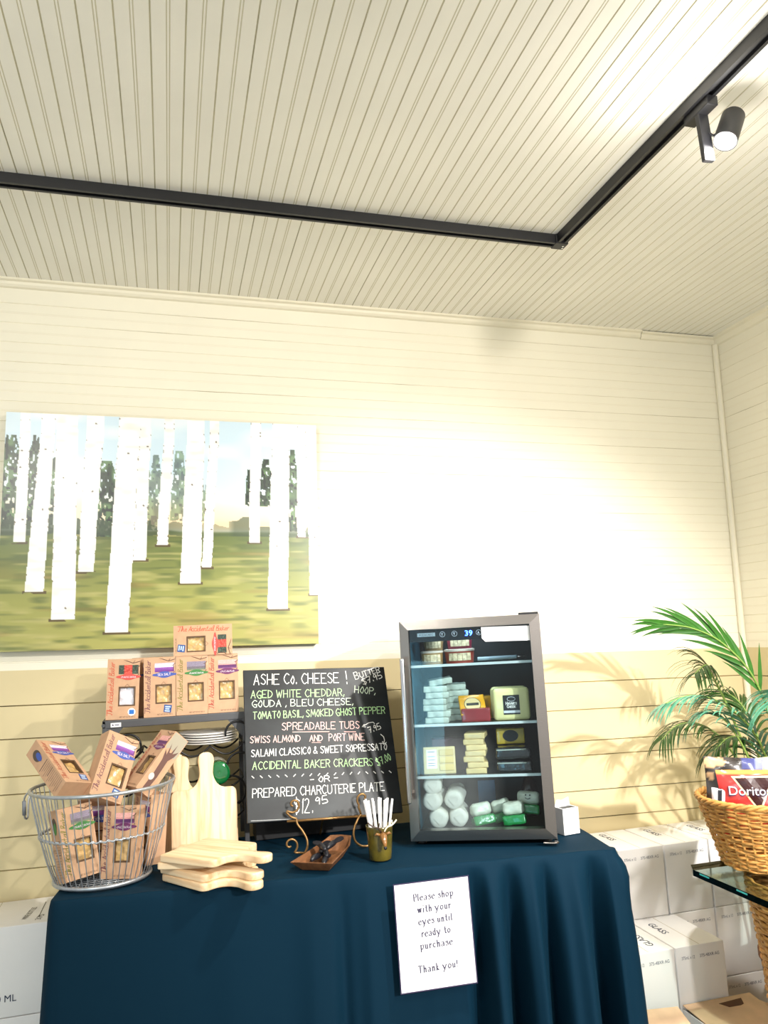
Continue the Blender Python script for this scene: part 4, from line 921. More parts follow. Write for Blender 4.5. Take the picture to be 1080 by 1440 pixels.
mb = MB(); mb.add([(.028*math.cos(i*.2618)*.95, .025*math.sin(i*.2618), .0156) for i in range(24)], [tuple(range(24))]); lf_ = mb.build('label_face', mat('label_tan', '#d8bf86', .4), ov)
mb = MB(); mb.box(-.021, .021, -.005, .005, .0158, .0161); mb.build('label_band', mat('label_rim_black', '#1f1c16', .4), lf_)
for k, (a, d, lab) in enumerate(((.350, .115, 'cream cheese block with a black label on the second fridge shelf'), (.342, .175, 'cream cheese block standing behind the one with the black label'))):
    t = thing('cream_cheese_block', lab, 'cheese', fput(a, d, .3725, 1-4*k), 'cream cheese blocks in the fridge')
    rbox('block', mat('cream_cheese', '#e6dc9c', .35, noise=.06, nscale=20, coat=.5), t, -.061, .061, -.024, .024, 0, .106, .013)
    if k == 0:
        mb = MB(); mb.box(-.027, .027, -.0254, -.0244, .020, .083); lb = mb.build('label', mat('label_black', '#141416', .4), t)
        mb = MB(); text_strokes(mb, 'Havarti', SERIF if False else CAPS, -.018, .052, .018, .052, .009, .0016, Matrix.Translation((0, -.0258, 0)) @ ZtoY); text_strokes(mb, 'Cheese', CAPS, -.015, .042, .015, .042, .008, .0014, Matrix.Translation((0, -.0258, 0)) @ ZtoY); mb.build('label_lettering', WHT, lb)
        mb = MB(); mb.box(-.027, .027, -.0258, -.0255, .025, .033); mb.build('label_band', mat('label_silver', '#c9ccd0', .3), lb)
        mb = MB(); mb.tube([(.013*math.cos(i*.2618), -.0256, .070+.007*math.sin(i*.2618)) for i in range(24)], .0008, 5, True); mb.build('label_crest', mat('label_silver', '#c9ccd0', .3), lb)
# third shelf
t = thing('cheese_tray', 'beige cheese portions pack with a white label on the third fridge shelf', 'cheese', fput(.098, .100, .2065, 3) @ RX(-14))
rbox('tray', mat('tray_beige', '#d8c48e', .35, coat=.3), t, -.054, .054, -.012, .012, 0, .088, .004)
mb = MB(); mb.box(-.042, -.008, -.0128, -.0121, .018, .078); lb = mb.build('label', mat('white_paper', '#fbfbfb', .5), t)
mb = MB()
for z in (.07, .055, .044, .033, .026): mb.box(-.038, -.014, -.0133, -.0130, z, z+.0025)
mb.build('label_print', mat('label_ink', '#7b8794', .5), lb)
for k in range(3): rbox('portion', mat('portion_yellow', '#dcc27a', .4), t, .000, .048, -.015, -.012, .010+.024*k, .030+.024*k, .002)
rbox('plum_box', mat('plum_card', '#4b3540', .6), tag(thing('card_box', 'plum brown box standing behind the beige cheese pack', 'box', fput(.125, .20, .2065, 4))), -.058, .058, -.03, .03, 0, .105, .002)
gy = 'pale yellow cheese wedges stacked in a tower'
yb = None
for k in range(7):
    M_ = fput(.220+.004*math.sin(k*2.3), .13, .2065+.0186*k+.0093, 5*math.sin(k*1.9))
    lab = ['lowest', 'second from the bottom', 'third from the bottom', 'middle', 'third from the top', 'second from the top', 'topmost'][min(6, k if k < 3 else k)]+' wedge of the pale yellow cheese tower'
    if yb is None: yb = rbox('cheese_wedge', mat('pale_cheddar', '#e2c98c', .4, noise=.12, nscale=30, coat=.4), None, -.034, .034, -.045, .045, -.0091, .0091, .003, M_, .0005, 5); tag(yb, lab, 'cheese', gy)
    else: clone(yb, M_, lab)
for k, (a, z) in enumerate(((.348, .2065), (.343, .249))):
    t = thing('black_salami_pack', ('black shrink-wrapped pack lying lowest beside the cheese tower', 'black shrink-wrapped pack resting on another black pack')[k], 'salami pack', fput(a, .13, z, (-2, 4)[k]), 'black packs on the third fridge shelf')
    rbox('wrapped_meat', mat('black_shrink_wrap', '#15171b', .14, bump=.9, bscale=45, spec=.8, coat=.8), t, -.058, .058, -.05, .05, 0, .039, .008, lump=.0018, seed=k)
    rbox('pale_edge', mat('pale_pack_edge', '#9ea79e', .3), t, -.056, .040, -.0525, -.0505, .030, .034, .0008)
t = pack('dark_label_cheese', 'yellow cheese pack with a dark oval label on the black packs', fput(.338, .17, .2905, 2), (.094, .05, .050), '#b79a2a')
mb = MB(); mb.add([(.026*math.cos(i*.2618), -.0262, .027+.019*math.sin(i*.2618)) for i in range(24)], [tuple(range(24))]); mb.build('oval_label', mat('label_black', '#141416', .4), t)
# bottom: white wrapped logs
m_lg = mat('white_butcher_wrap', '#ddd9cc', .6, bump=.6, bscale=30, noise=.06, nscale=20)
gl2 = 'white wrapped logs at the bottom of the fridge'
for k, (a, z, lab) in enumerate(((.085, .0665, 'white wrapped log on the fridge floor nearest the handle side'), (.151, .0665, 'white wrapped log on the fridge floor nearest the green packs'), (.066, .1225, 'white wrapped log in the middle layer against the liner side'), (.137, .1225, 'white wrapped log lying uppermost beside the blue card'), (.072, .172, 'white wrapped log at the very top of the heap'))):
    t = thing('wrapped_log', lab, 'wrapped log', fput(a, .085+.012*(k % 2), z, 4*math.sin(k*2)), gl2)
    mb = MB(); prof = [(.0001, .001), (.012, -.001), (.0245, -.001), (.0295, .004), (.0315, .014), (.0315, .14), (.0300, .155), (.0200, .163), (.0001, .164)]
    n = 28; vs = []
    for r_, y in prof:
        for i in range(n):
            an = 2*math.pi*i/n; rr = r_*(1+.03*math.sin(5*an+k+y*40)); vs.append((rr*math.cos(an), y, rr*math.sin(an)))
    mb.add(vs, [(j*n+i, (j+1)*n+i, (j+1)*n+(i+1) % n, j*n+(i+1) % n) for j in range(len(prof)-1) for i in range(n)]); mb.build('wrapping', m_lg, t, True)
    mb = MB(); mb.prism([(-.016, .004), (.014, .012), (.002, -.018)], .0030, .0042, ZtoY); mb.build('folded_end', m_lg, t)
# green and white packs
m_gn = mat('green_film', '#17863f', .25, bump=.5, bscale=50, coat=.5); m_gx = mat('white_film', '#d5d8c4', .35, noise=.2, nscale=40, coat=.4)
ggn = 'green and white packs at the bottom of the fridge'
for k, (a, d, z, rz_, ry_, rx_, s_, lab) in enumerate(((.232, .12, .036, 18, -6, -20, 1, 'green and white pack nearest the white wrapped logs'), (.300, .17, .036, 10, -12, -16, 1, 'green and white pack leaning in the middle of its row'), (.335, .11, .040, -4, -6, -8, 1.05, 'green and white pack lying in front of its neighbours'), (.378, .155, .062, -8, 4, -14, 1.1, 'green and white pack with a small face, raised at the end'))):
    t = thing('snack_pack', lab, 'pack', fput(a, d, z, rz_) @ RY(ry_) @ RX(rx_), ggn)
    rbox('green_half', m_gn, t, -.036*s_, .036*s_, -.03, .03, 0, .030, .006, lump=.0012, seed=k); rbox('white_half', m_gx, t, -.033*s_, .033*s_, -.024, .026, .031, .072, .012, lump=.0014, seed=k+9)
    if k == 3:
        for x in (-.007, .007): mb = MB(); mb.lathe([(.0001, 0), (.0025, .0005)], 10, Matrix.Translation((x, -.0262, .058)) @ RX(90), closed_ends=False); mb.build('printed_eye', m_dk, t)
        mb = MB(); mb.tube([(-.009, -.0262, .049), (0, -.0266, .045), (.009, -.0262, .049)], .0012, 5); mb.build('printed_smile', m_dk, t)
t = thing('blue_card', 'blue card standing upright at the back of the bottom shelf', 'card', fput(.240, .30, .036, 3)); rbox('card_sheet', mat('blue_card_stock', '#1f6d9e', .4), t, -.030, .030, -.001, .001, .034, .112, .0005); mb = MB(); mb.box(-.012, .012, 0, .03, 0, .034); mb.build('card_stand', m_dkl, t)
t = thing('brown_bottle', 'dark brown bottle at the back corner of the bottom shelf', 'bottle', fput(.390, .27, .036)); mb = MB(); mb.lathe([(.0001, 0), (.026, 0), (.028, .006), (.028, .09), (.020, .115), (.011, .128), (.011, .15), (.0001, .151)], 28, closed_ends=False); mb.build('bottle_glass', mat('brown_glass', '#3c1a16', .12, spec=.8), t, True, angle=50)
mb = MB(); mb.lathe([(.0127, .14), (.0127, .1525), (.0001, .153)], 20, closed_ends=False); mb.build('cap', m_dkl, t)

# small opened carton beside the fridge
sb = thing('small_carton', 'small white carton with a torn dark opening beside the fridge', 'box', T @ TR(.760, .118, 0) @ RZ(9))
mb = MB(); mb.box(0, .062, 0, .045, 0, .082); ct = mb.build('carton_body', mat('white_card', '#f3f3f2', .5), sb)
mb = MB(); mb.prism([(0, .082), (.062, .082), (.058, .108), (.03, .100), (.012, .104)], -.0455, -.0447, ZtoY); mb.build('back_flap', mat('white_card', '#f3f3f2', .5), sb)
mb = MB(); mb.prism([(.004, .004), (.056, .006), (.052, .038), (.03, .030), (.008, .038)], .0823, .0828); mb.build('torn_opening_shade', m_dkl, sb)  # dark sheet on the closed lid stands for the shaded opening
mb = MB(); text_strokes(mb, 'R1', CAPS, .040, .062, .050, .062, .008, .0018, Matrix.Translation((0, -.0005, 0)) @ ZtoY); text_strokes(mb, 'AEC', CAPS, .034, .02, .034, .050, .007, .0012, Matrix.Translation((0, -.0005, 0)) @ ZtoY); mb.build('carton_print', mat('label_ink', '#7b8794', .5), ct)

# ------------------------------------------------------------------ white shipping cartons
m_wc = mat('white_corrugated', '#f1efee', .6, noise=.03, nscale=6, bump=.1, bscale=12)
m_sm = mat('carton_seam', '#b7a990', .7); m_bi = mat('blue_black_print', '#2b3350', .6); m_gi = mat('grey_print', '#6b6f80', .6)
gbx = 'white shipping cartons stacked by the wall'
def ship_box(u, v, w, lab, dims=(.194, .284, .253), top_text=None, front=True, rz=0, grp=gbx):
    W_, D_, H_ = dims
    t = thing('shipping_carton', lab, 'carton', T @ TR(u, v, w) @ RZ(rz), grp)
    rbox('carton_body', m_wc, t, 0, W_, 0, D_, 0, H_, .0025)
    mb = MB(); mb.box(W_/2-.0008, W_/2+.0008, .003, D_-.003, H_-.0004, H_+.0004); mb.build('top_seam', m_sm, t)
    if front:
        for tx, x0, x1 in (('375mL x 12', .022, .074), ('375-4BXR AG', .094, .172)):
            mb = font_mb(tx, .0105, width=(x1-x0)); mb.build('front_print', m_gi, t, M=Matrix.Translation((x0, -.0008, H_-.042)) @ ZtoY)
    if top_text is not None:
        cx, cy, flip = top_text; mb = font_mb('GLASS', .026, .002, width=.105)
        mb.build('top_print', m_bi, t, M=Matrix.Translation((cx, cy, H_+.0008)) @ RZ(90 if flip else -90) @ TR(-.0525, -.013, 0))
    return t
for k, u in enumerate((1.170, 1.371, 1.572)):
    n3 = ('nearest the table cloth', 'in the middle', 'beneath the palm')[k]
    ship_box(u, .506, -.437+.0005, 'topmost white carton of its stack by the wall, '+n3, top_text=(.068+.0*k, .196-.01*k, False))
    ship_box(u, .506, -.692+.0005, 'middle white carton of its stack by the wall, '+n3)
    ship_box(u, .506, -.947+.0005, 'lowest white carton of its stack by the wall, '+n3)
ship_box(.995, .222, -.692, 'white carton in front of the wall stack with upside-down lettering on its lid', top_text=(.138, .10, True))
ship_box(1.194, .222, -.692, 'white carton in front of the wall stack with upright lettering on its lid', top_text=(.052, .178, False))
ship_box(.995, .222, -.9465, 'white carton under the one with upside-down lettering'); ship_box(1.194, .222, -.9465, 'white carton under the one with upright lettering on its lid')
t = ship_box(-1.292, .51, -.436, 'large white carton left of the table cloth, dark print on its lid', (.50, .28, .264), front=False, grp=None)
mb = font_mb('500 ML', .020, .0006); mb.build('front_print', m_bi, t, M=Matrix.Translation((.258, -.0008, .045)) @ ZtoY)
m_ti = mat('brown_black_print', '#4a4538', .6)
for tx, x, b, h_ in (('375', .405, .0006, .018), ('WINE BOTTLES', .36, .0007, .017), ('THIS SIDE UP', .44, .0006, .016)):
    mb = font_mb(tx, h_, b, width=.05 if tx == '375' else .12); mb.build('top_print', m_ti, t, M=Matrix.Translation((x, .05 if tx != '375' else .03, .2648)) @ RZ(82))
mb = MB(); mb.box(.395, .3975, .06, .22, .2644, .2648, RZ(0)); mb.build('top_rule', m_ti, t)
ship_box(-1.292, .51, -.7005, 'white carton beneath the large one left of the table cloth', (.50, .28, .262), front=False, grp=None)
ship_box(-1.292, .51, -.966, 'bottom white carton under the two left of the table cloth', (.50, .28, .263), front=False, grp=None)
# opened carton with folded-out flaps
m_kc = mat('kraft_corrugated', '#d6b592', .75, noise=.12, nscale=15); m_kd = mat('hand_slot_dark', '#5a3a22', .8)
oc = thing('opened_carton', 'white carton with its brown inner flap folded loosely over the top', 'carton', T @ TR(1.200, .045, FLOOR_W+.0005))
W_, D_, H_ = .268, .172, .335
def wall(name, x0, x1, y0, y1, parent=oc):
    mb = MB(); mb.box(x0, x1, y0, y1, 0, H_); return mb.build(name, m_wc, parent)
fw_ = wall('front_wall', 0, W_, 0, .004); wall('back_wall', 0, W_, D_-.004, D_); wall('side_wall', 0, .004, .004, D_-.004); wall('side_wall', W_-.004, W_, .004, D_-.004)
mb = MB(); mb.box(.004, W_-.004, .004, D_-.004, 0, .004); mb.build('bottom', m_kc, oc)
mb = MB(); mb.box(.004, .0045, .0045, D_-.0045, .01, H_); mb.build('inner_liner', m_kc, oc)
def flap(name, M_, w_, l_, taper=.02):
    mb = MB(); mb.prism([(0, 0), (w_, 0), (w_-taper, -l_), (taper, -l_)], 0, .003, M_); o = mb.build(name, m_kc, oc); return o
fm = Matrix.Translation((0, D_, H_+.012)) @ RX(5)
mb = MB(); mb.prism([(0, 0), (W_, 0), (W_-.004, -.170), (W_-.05, -.186), (.16, -.192), (.11, -.206), (.06, -.200), (.004, -.180)], 0, .003, fm); f = mb.build('top_flap', m_kc, oc)
mb = MB(); mb.prism([(.12, -.030), (.215, -.022), (.20, -.055), (.185, -.060), (.14, -.058)], .0032, .0042, fm); mb.build('hand_slot_shade', m_kd, f)  # dark patch on the flap puts the slot shade in as colour
flap('side_flap', Matrix.Translation((W_, .004, H_)) @ RZ(90) @ RX(24), D_-.008, .12)
mb = MB(); mb.prism([(.06, .20), (.10, .25), (.13, .19), (.16, .18), (.19, .30), (.22, .30), (.24, .20), (.2, .12), (.1, .12)], 0, .0006, Matrix.Translation((0, -.0010, 0)) @ ZtoY); mb.build('pale_print', mat('pale_blue_print', '#dfe6ee', .6), fw_)
o2 = thing('opened_carton', 'opened carton at the bottom edge beside the cloth, flap lying outward', 'carton', T @ TR(.985, -.09, FLOOR_W+.0005))
for q in ((0, .19, 0, .004), (0, .19, .196, .2), (0, .004, .004, .196), (.186, .19, .004, .196)): mb = MB(); mb.box(q[0], q[1], q[2], q[3], 0, .31); mb.build('carton_wall', m_wc, o2)
mb = MB(); mb.box(.004, .186, .004, .196, 0, .004); mb.build('bottom', m_kc, o2)
mb = MB(); mb.prism([(0, 0), (.19, 0), (.17, .09), (.03, .10)], 0, .003, Matrix.Translation((0, .2, .31)) @ RX(38)); mb.build('back_flap', m_kc, o2)
mb = MB(); mb.prism([(.0, .0), (.10, .0), (.095, .02), (.01, .02)], 0, .003, Matrix.Translation((.19, .05, .30)) @ RZ(-10) @ RX(10) if False else Matrix.Translation((.190, .19, .31)) @ RZ(-90) @ RX(40)); mb.build('side_flap', m_wc, o2)
rbox('carton_dark_fill', mat('maroon_interior', '#2c1016', .6, noise=.4, nscale=30), tag(thing('carton_dark_fill', 'dark maroon fill added as the dark inside of the opened carton', 'bundle', T @ TR(1.095, .01, FLOOR_W+.005)), None), -.06, .06, -.06, .06, 0, .285, .02, lump=.004)  # dark block added as the shaded inside of the carton

# ------------------------------------------------------------------ glass-topped stand
gt_ = thing('glass_table', 'glass tabletop with a dark polished edge on a wicker column', 'table', T @ TR(1.455, -.23, FLOOR_W))
GZ = -.119-FLOOR_W
out = [(-.352, .17), (-.327, .215), (.42, .215), (.44, .195), (.44, -.63), (-.352, -.63)]
mb = MB(); mb.prism([(x*.9985, y*.9985) for x, y in out], GZ+.0002, GZ+.0188); 
gm = glass_mat('table_glass', (.82, .92, .88), .5); mb.build('glass_top', gm, gt_)
mb = MB(); n = len(out)
for i in range(n):
    (x0, y0), (x1, y1) = out[i], out[(i+1) % n]; mb.add([(x0, y0, GZ), (x1, y1, GZ), (x1, y1, GZ+.019), (x0, y0, GZ+.019)], [(0, 1, 2, 3)])
tag(mb.build('glass_edge', mat('dark_glass_edge', '#06100f', .08, spec=.8, coat=.5), gt_), 'dark green polished glass edge')
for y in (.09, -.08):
    mb = MB(); mb.box(-.3532, -.3522, y, y+.045, GZ+.012, GZ+.016, RZ(0)); mb.build('edge_glint', mat('cyan_edge_glint', '#58d3cf', .1, spec=.8), gt_)  # cyan strips put the edge glints in as colour
m_wk = mat('honey_wicker', '#d79c52', .5, noise=.35, nscale=40, bump=.2, bscale=90)
def weave(mb, prof, rows, stakes, amp, rs, seg=6, sx=1, sy=1):
    n = stakes*4
    for j in range(rows):
        f = j/(rows-1); k = f*(len(prof)-1); i0 = min(int(k), len(prof)-2); r_ = prof[i0][0]+(prof[i0+1][0]-prof[i0][0])*(k-i0); z = prof[i0][1]+(prof[i0+1][1]-prof[i0][1])*(k-i0)
        ph = math.pi*(j % 2)
        pts = []
        for i in range(n):
            a = 2*math.pi*i/n; rr = r_+amp*math.cos(a*stakes/2+ph); pts.append((rr*math.cos(a)*sx, rr*math.sin(a)*sy, z+.0016*math.sin(a*3+j*1.7)+.0012*math.sin(a*11+j)))
        mb.tube(pts, [rs*(.86+.22*math.sin(j*2.3+i*.21)) for i in range(n)], seg, True)
mb = MB(); weave(mb, [(.185, .0), (.195, .3), (.205, .6), (.232, GZ-.004)], 78, 40, .0035, .0062); mb.build('wicker_column', m_wk, gt_, True)
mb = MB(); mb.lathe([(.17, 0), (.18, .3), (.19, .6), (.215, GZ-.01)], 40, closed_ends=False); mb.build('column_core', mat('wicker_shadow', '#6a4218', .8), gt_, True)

# ------------------------------------------------------------------ wicker basket of snack bags
BSK = T @ TR(1.362, -.095, -.0995)
wb = thing('wicker_basket', 'honey wicker basket of snack bags standing on the glass tabletop', 'basket', BSK)
pf = [(.140, .004), (.152, .05), (.170, .11), (.184, .155), (.193, .195)]
mb = MB(); weave(mb, pf, 25, 34, .0040, .0050); mb.build('woven_wall', m_wk, wb, True)
mb = MB()
for i in range(34):
    a = 2*math.pi*(i+.5)/34; mb.tube([(r_*math.cos(a), r_*math.sin(a), z) for r_, z in [(.138, .002)]+pf+[(.195, .20)]], .0042, 6)
mb.build('stakes', m_wk, wb, True)
mb = MB()
for s_ in range(3):
    n = 160; mb.tube([((.196+.006*math.cos(i/n*2*math.pi*14+s_*2.094))*math.cos(i/n*2*math.pi), (.196+.006*math.cos(i/n*2*math.pi*14+s_*2.094))*math.sin(i/n*2*math.pi), .203+.006*math.sin(i/n*2*math.pi*14+s_*2.094)) for i in range(n)], .0055, 6, True)
mb.build('braided_rim', m_wk, wb, True)
mb = MB(); mb.lathe([(.0001, .003), (.138, .003), (.140, .008), (.0001, .008)], 40, closed_ends=False); mb.build('woven_base', m_wk, wb, True)
aH = R(-92)
mb = MB()
for k in range(7):
    a = aH+.02*(k-3); r0 = .194; mb.tube(smoothpts([(r0*math.cos(a)*1.03, r0*math.sin(a)*1.03, .155+.006*abs(k-3)), (1.06*r0*math.cos(a), 1.06*r0*math.sin(a), .185), (1.05*r0*math.cos(a), 1.05*r0*math.sin(a), .213), (.98*r0*math.cos(a), .98*r0*math.sin(a), .214)], 4), .0055, 6)
mb.build('rim_lashing', m_wk, wb, True)
def bag(label, M_, W_, H_, puff, paint, name='snack_bag', n=26, mtl=None):
    t = thing(name, label, 'snack bag', M_, 'snack bags in the wicker basket')
    def prof(x, z): return max(0, (1-abs(2*x/W_)**2.6))*max(0, (1-abs(2*z/H_-1)**5))**.6
    cr_ = lambda x, z: .0016*math.sin(x*90+z*60)+.0014*math.sin(z*120-x*50)
    fr_ = lambda u, v: ((u-.5)*W_*(1-.05*math.sin(math.pi*v)), -puff*prof((u-.5)*W_, v*H_)+cr_(u*W_, v*H_)-.0008, v*H_)
    mb = MB(); mb.grid(fr_, n, n); cols = np.array([paint(i/n, j/n) for j in range(n+1) for i in range(n+1)])
    b0 = len(mb.v); mb.grid(lambda u, v: (fr_(1-u, v)[0], puff*prof((u-.5)*W_, v*H_)+.0008, v*H_), n, n)
    cols = np.vstack([cols, np.array([paint(.02, j/n) for j in range(n+1) for i in range(n+1)])])
    cols = np.where(cols <= .04045, cols/12.92, ((cols+.055)/1.055)**2.4)
    tag(mb.build('foil_pouch', mtl or vmat('glossy_film', .22, .6, .4), t, True, colors=cols), None)
    return t, lambda x, z, e=.0012: (x, -puff*prof(x, z)+cr_(x+W_/2, z)-e, z)
def drape(mb, on): mb.v = [on(p[0], p[2], .0006-p[1]) for p in mb.v]
def red(u, v):
    c = h2('#cf3a36')*(.85+.2*v); 
    if v > .95: c = h2('#e7b25a')
    if u > .8 and v < .45: c = c*.6+h2('#e9d3da')*.4
    return c
t, on = bag('red tortilla chip bag in front, white lettering over a dark triangle', BSK @ TR(-.062, -.062, .098) @ RZ(-30) @ RX(-7), .235, .198, .030, red)
DX, DZ = -.086, .128
mb = MB(); tri = [(-.052, .048), (.062, .050), (.012, -.050)]; 
def subtri(sc, e, m_, nm, par):
    mb = MB(); cx, cz = .007, .016; A, B, C = [((x-cx)*sc+cx+DX+.07, (z-cz)*sc+cz+DZ) for x, z in tri]; n = 10; vs = []; ids = {}
    for i in range(n+1):
        for j in range(n+1-i):
            k = n-i-j; ids[(i, j)] = len(vs); x = (A[0]*i+B[0]*j+C[0]*k)/n; z = (A[1]*i+B[1]*j+C[1]*k)/n; vs.append(on(x, z, e))
    fs = [(ids[(i, j)], ids[(i+1, j)], ids[(i, j+1)]) for i in range(n) for j in range(n-i)]+[(ids[(i+1, j)], ids[(i+1, j+1)], ids[(i, j+1)]) for i in range(n) for j in range(n-i-1)]
    mb.add(vs, fs); return mb.build(nm, m_, par)
tr = subtri(1.12, .0014, mat('logo_yellow', '#f3e3b0', .3), 'logo_triangle', t); subtri(.95, .0022, mat('logo_black', '#3a1c1c', .3), 'triangle_face', tr)
def draped_word(txt, x0, z0, h_, w_, bold, e, m_, nm, par):
    mb = font_mb(txt, h_, bold, width=w_)
    bm = bmesh.new(); vv = [bm.verts.new((p[0], p[1], 0)) for p in mb.v]
    for f_ in mb.f: bm.faces.new([vv[i] for i in f_])
    bmesh.ops.triangulate(bm, faces=bm.faces[:]); bmesh.ops.subdivide_edges(bm, edges=[x for x in bm.edges if x.calc_length() > .012], cuts=2)
    m2 = MB(); m2.bm(bm); m2.v = [on(x0+p[0], z0+p[1], e) for p in m2.v]; return m2.build(nm, m_, par)
w1 = draped_word('Doritos', DX-.002, DZ-.007, .030, .126, .0032, .0034, mat('logo_shadow', '#3c2350', .4), 'logo_shadow', t)
draped_word('Doritos', DX, DZ-.004, .0265, .120, .0012, .0048, mat('logo_white', '#f6f2f4', .3), 'logo_lettering', w1)
def dark(u, v):
    c = h2('#3d3836')+.06*math.sin(u*20+v*13)
    for a, b, r_ in ((.09, .90, .10), (.26, .93, .09), (.08, .70, .07)):
        if ((u-a)/r_)**2+((v-b)/(r_*.8))**2 < 1: c = h2('#e3b98a')
    if u > .62 and v > .82: c = h2('#4a4f86') if u < .85 else h2('#8d94c0')
    return c
bag('dark snack bag picturing tan chips, behind the red chip bag', BSK @ TR(-.088, .022, .126) @ RZ(-30) @ RX(-6) @ RY(3), .18, .20, .024, dark)
bag('pale yellow snack bag standing behind the red chip bag', BSK @ TR(.070, .020, .115) @ RZ(-24) @ RX(-6) @ RY(-6), .16, .20, .024, lambda u, v: h2('#efe2a4') if (u+v) % .5 < .3 else h2('#f6f0d4'))
bag('small black and white snack bag tucked against the basket rim', BSK @ TR(-.158, .012, .140) @ RZ(-40) @ RY(6), .05, .10, .010, lambda u, v: h2('#1c1e26') if (.35 < u < .62 or v < .5) else h2('#eceaf0'))

# ------------------------------------------------------------------ palm in the corner
PB = Vector((1.74, .27, -.52))
pl = thing('potted_palm', 'potted areca palm with arching fronds between the wall stack and glass table', 'plant', T @ TR(PB.x, PB.y, FLOOR_W))
kM = Matrix.Translation((-PB.x, -PB.y, -FLOOR_W))
mb = MB(); mb.lathe([(.0001, 0), (.095, 0), (.105, .01), (.135, .40), (.142, .405), (.142, .43), (.130, .43), (.125, .39), (.0001, .385)], 40, closed_ends=False); mb.build('pot', mat('terracotta', '#8c5a3c', .6, noise=.15, nscale=20), pl, True, angle=40)
mb = MB(); mb.lathe([(.124, .388), (.08, .397), (.0001, .40)], 24, closed_ends=False); mb.build('soil', mat('potting_soil', '#2e2219', .9, bump=.6, bscale=120), pl, True)
G1 = mat('palm_green', '#356a22', .38, noise=.2, nscale=30, spec=.5); G2 = mat('palm_blue_green', '#5a9a7c', .3, noise=.2, nscale=30, spec=.6); G3 = mat('palm_dark_green', '#2c4f1c', .42, noise=.25, nscale=30); G4 = mat('palm_stem', '#7f9a4a', .45)
prng = random.Random(11)
def frond(pts, g, nl=24, L_=.2, wid=.013, ang=32, droop=.35, start=.28, sv=None, lift=0):
    P_ = smoothpts([PB+Vector((prng.uniform(-.03, .03), prng.uniform(-.03, .03), 0))]+[Vector(p) for p in pts], 10); n = len(P_)
    mb = MB(); mb.cur = 1; mb.tube(P_, [.0062*(1-.85*i/(n-1))+.0008 for i in range(n)], 6); mb.cur = 0
    for i in range(nl):
        f_ = start+(1-start)*(i+.5)/nl; k = min(int(f_*(n-1)), n-2); o = P_[k]+(P_[k+1]-P_[k])*(f_*(n-1)-k); t_ = (P_[k+1]-P_[max(0, k-1)]).normalized()
        side = (sv and Vector(sv)) or t_.cross(Vector((0, 0, 1))); side = (side-t_*side.dot(t_)).normalized(); nrm = t_.cross(side)
        ll = L_*(.55+.45*math.sin(math.pi*min(1, .15+.8*(f_-start)/(1-start))))*prng.uniform(.85, 1.1)
        for sgn in (-1, 1):
            an = R(ang+prng.uniform(-7, 7)-14*(f_-start)/(1-start)); d0 = t_*math.cos(an)+side*sgn*math.sin(an)+nrm*(lift+prng.uniform(-.08, .08)); d0.normalize()
            q = []; p_ = o.copy(); d = d0.copy(); m_ = 7
            for s_ in range(m_+1):
                q.append((p_.copy(), d.copy())); d = (d+Vector((0, 0, -droop*(s_+1)/m_*.55))).normalized(); p_ = p_+d*ll/m_
            vs = []
            for s_, (p_, d) in enumerate(q):
                wd = wid*.5*(.35+.65*min(1, s_/1.6))*(1-(s_/m_)**2.2)+.0003; b_ = d.cross(nrm); b_ = b_.normalized() if b_.length > 1e-4 else side
                up_ = d.cross(b_).normalized(); vs += [p_+b_*wd+up_*wd*.25, p_, p_-b_*wd+up_*wd*.25]
            mb.add(vs, [(3*s_+a, 3*s_+a+1, 3*s_+a+4, 3*s_+a+3) for s_ in range(m_) for a in (0, 1)])
    mb.build('frond', [g, G4], pl, True, M=kM)
frond([(1.73, .24, .05), (1.68, .20, .27), (1.60, .18, .46), (1.48, .17, .585), (1.36, .17, .645), (1.24, .17, .665)], G1, 12, .21, .017, 22, .16, .42, (.55, -.3, 1), .1)
frond([(1.70, .20, -.05), (1.62, .16, .12), (1.53, .13, .28), (1.40, .11, .38), (1.28, .10, .415), (1.17, .10, .395)], G2, 26, .18, .012, 28, .5, .36, None, .05)
frond([(1.66, .17, -.10), (1.53, .13, .12), (1.47, .12, .24), (1.42, .12, .315), (1.36, .12, .345)], G2, 9, .17, .013, 16, .75, .62)
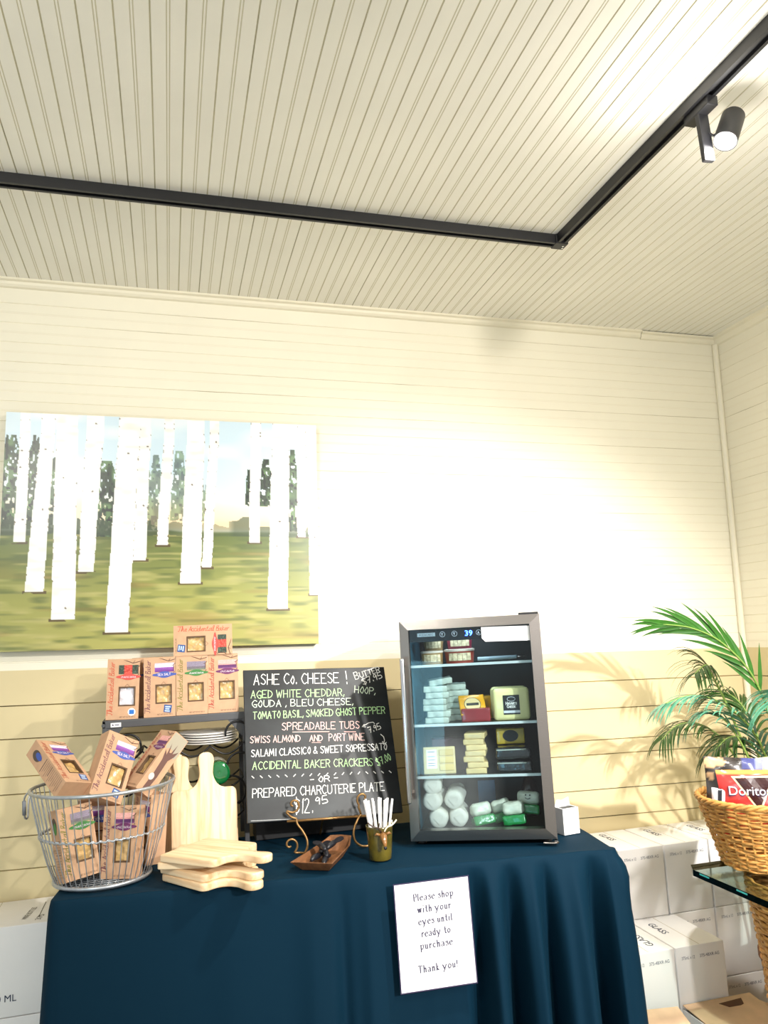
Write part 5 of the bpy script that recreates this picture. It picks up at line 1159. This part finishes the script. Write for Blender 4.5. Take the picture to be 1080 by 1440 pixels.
frond([(1.70, .33, .0), (1.63, .36, .30), (1.575, .38, .46), (1.54, .36, .50), (1.47, .34, .47)], G3, 24, .17, .009, 58, .7, .5, (.3, .9, .1))
frond([(1.76, .25, .0), (1.76, .20, .22), (1.72, .15, .36), (1.64, .10, .40), (1.55, .06, .36)], G2, 24, .2, .011, 38, .7, .4)
frond([(1.70, .38, .0), (1.64, .42, .18), (1.56, .45, .26), (1.46, .46, .27), (1.37, .45, .22)], G3, 26, .17, .009, 48, .7, .35)
frond([(1.80, .28, .02), (1.85, .22, .26), (1.88, .14, .38), (1.90, .05, .36)], G1, 20, .14, .013, 40, .6, .4)
frond([(1.74, .20, .02), (1.72, .06, .24), (1.70, -.06, .34), (1.67, -.18, .33)], G1, 22, .2, .013, 40, .6, .4)
frond([(1.76, .34, .02), (1.78, .44, .26), (1.76, .52, .36), (1.70, .58, .36)], G3, 22, .17, .012, 42, .6, .4)
frond([(1.72, .28, -.02), (1.66, .26, .14), (1.60, .25, .22), (1.52, .24, .24), (1.44, .23, .20)], G3, 24, .19, .010, 46, .8, .35)
frond([(1.80, .22, .0), (1.83, .12, .16), (1.82, .02, .22), (1.78, -.08, .2)], G2, 20, .17, .012, 40, .6, .4)

# ------------------------------------------------------------------ crate added to fill the dark gap under the chalkboard
ck = thing('dark_gap_crate', 'black crate added to fill the dark gap under the chalkboard', 'crate', T @ TR(.055, .565, 0))
m_ck = mat('gap_fill_black', '#0e0f11', .5)
mb = MB(); mb.box(-.255, .225, -.055, -.049, 0, .185, bev=.002); mb.build('front_panel', m_ck, ck)
mb = MB(); mb.box(-.255, .225, .049, .055, 0, .185, bev=.002); mb.build('back_panel', m_ck, ck)
for x in (-.255, .219): mb = MB(); mb.box(x, x+.006, -.048, .048, 0, .185, bev=.002); mb.build('end_panel', m_ck, ck)
mb = MB(); mb.box(-.248, .218, -.048, .048, .002, .008); mb.build('bottom', m_ck, ck)
mb = MB(); mb.tube([(-.257, -.057, .183), (.227, -.057, .183), (.227, .057, .183), (-.257, .057, .183)], .005, 8, True); mb.build('rim', m_ck, ck, True)
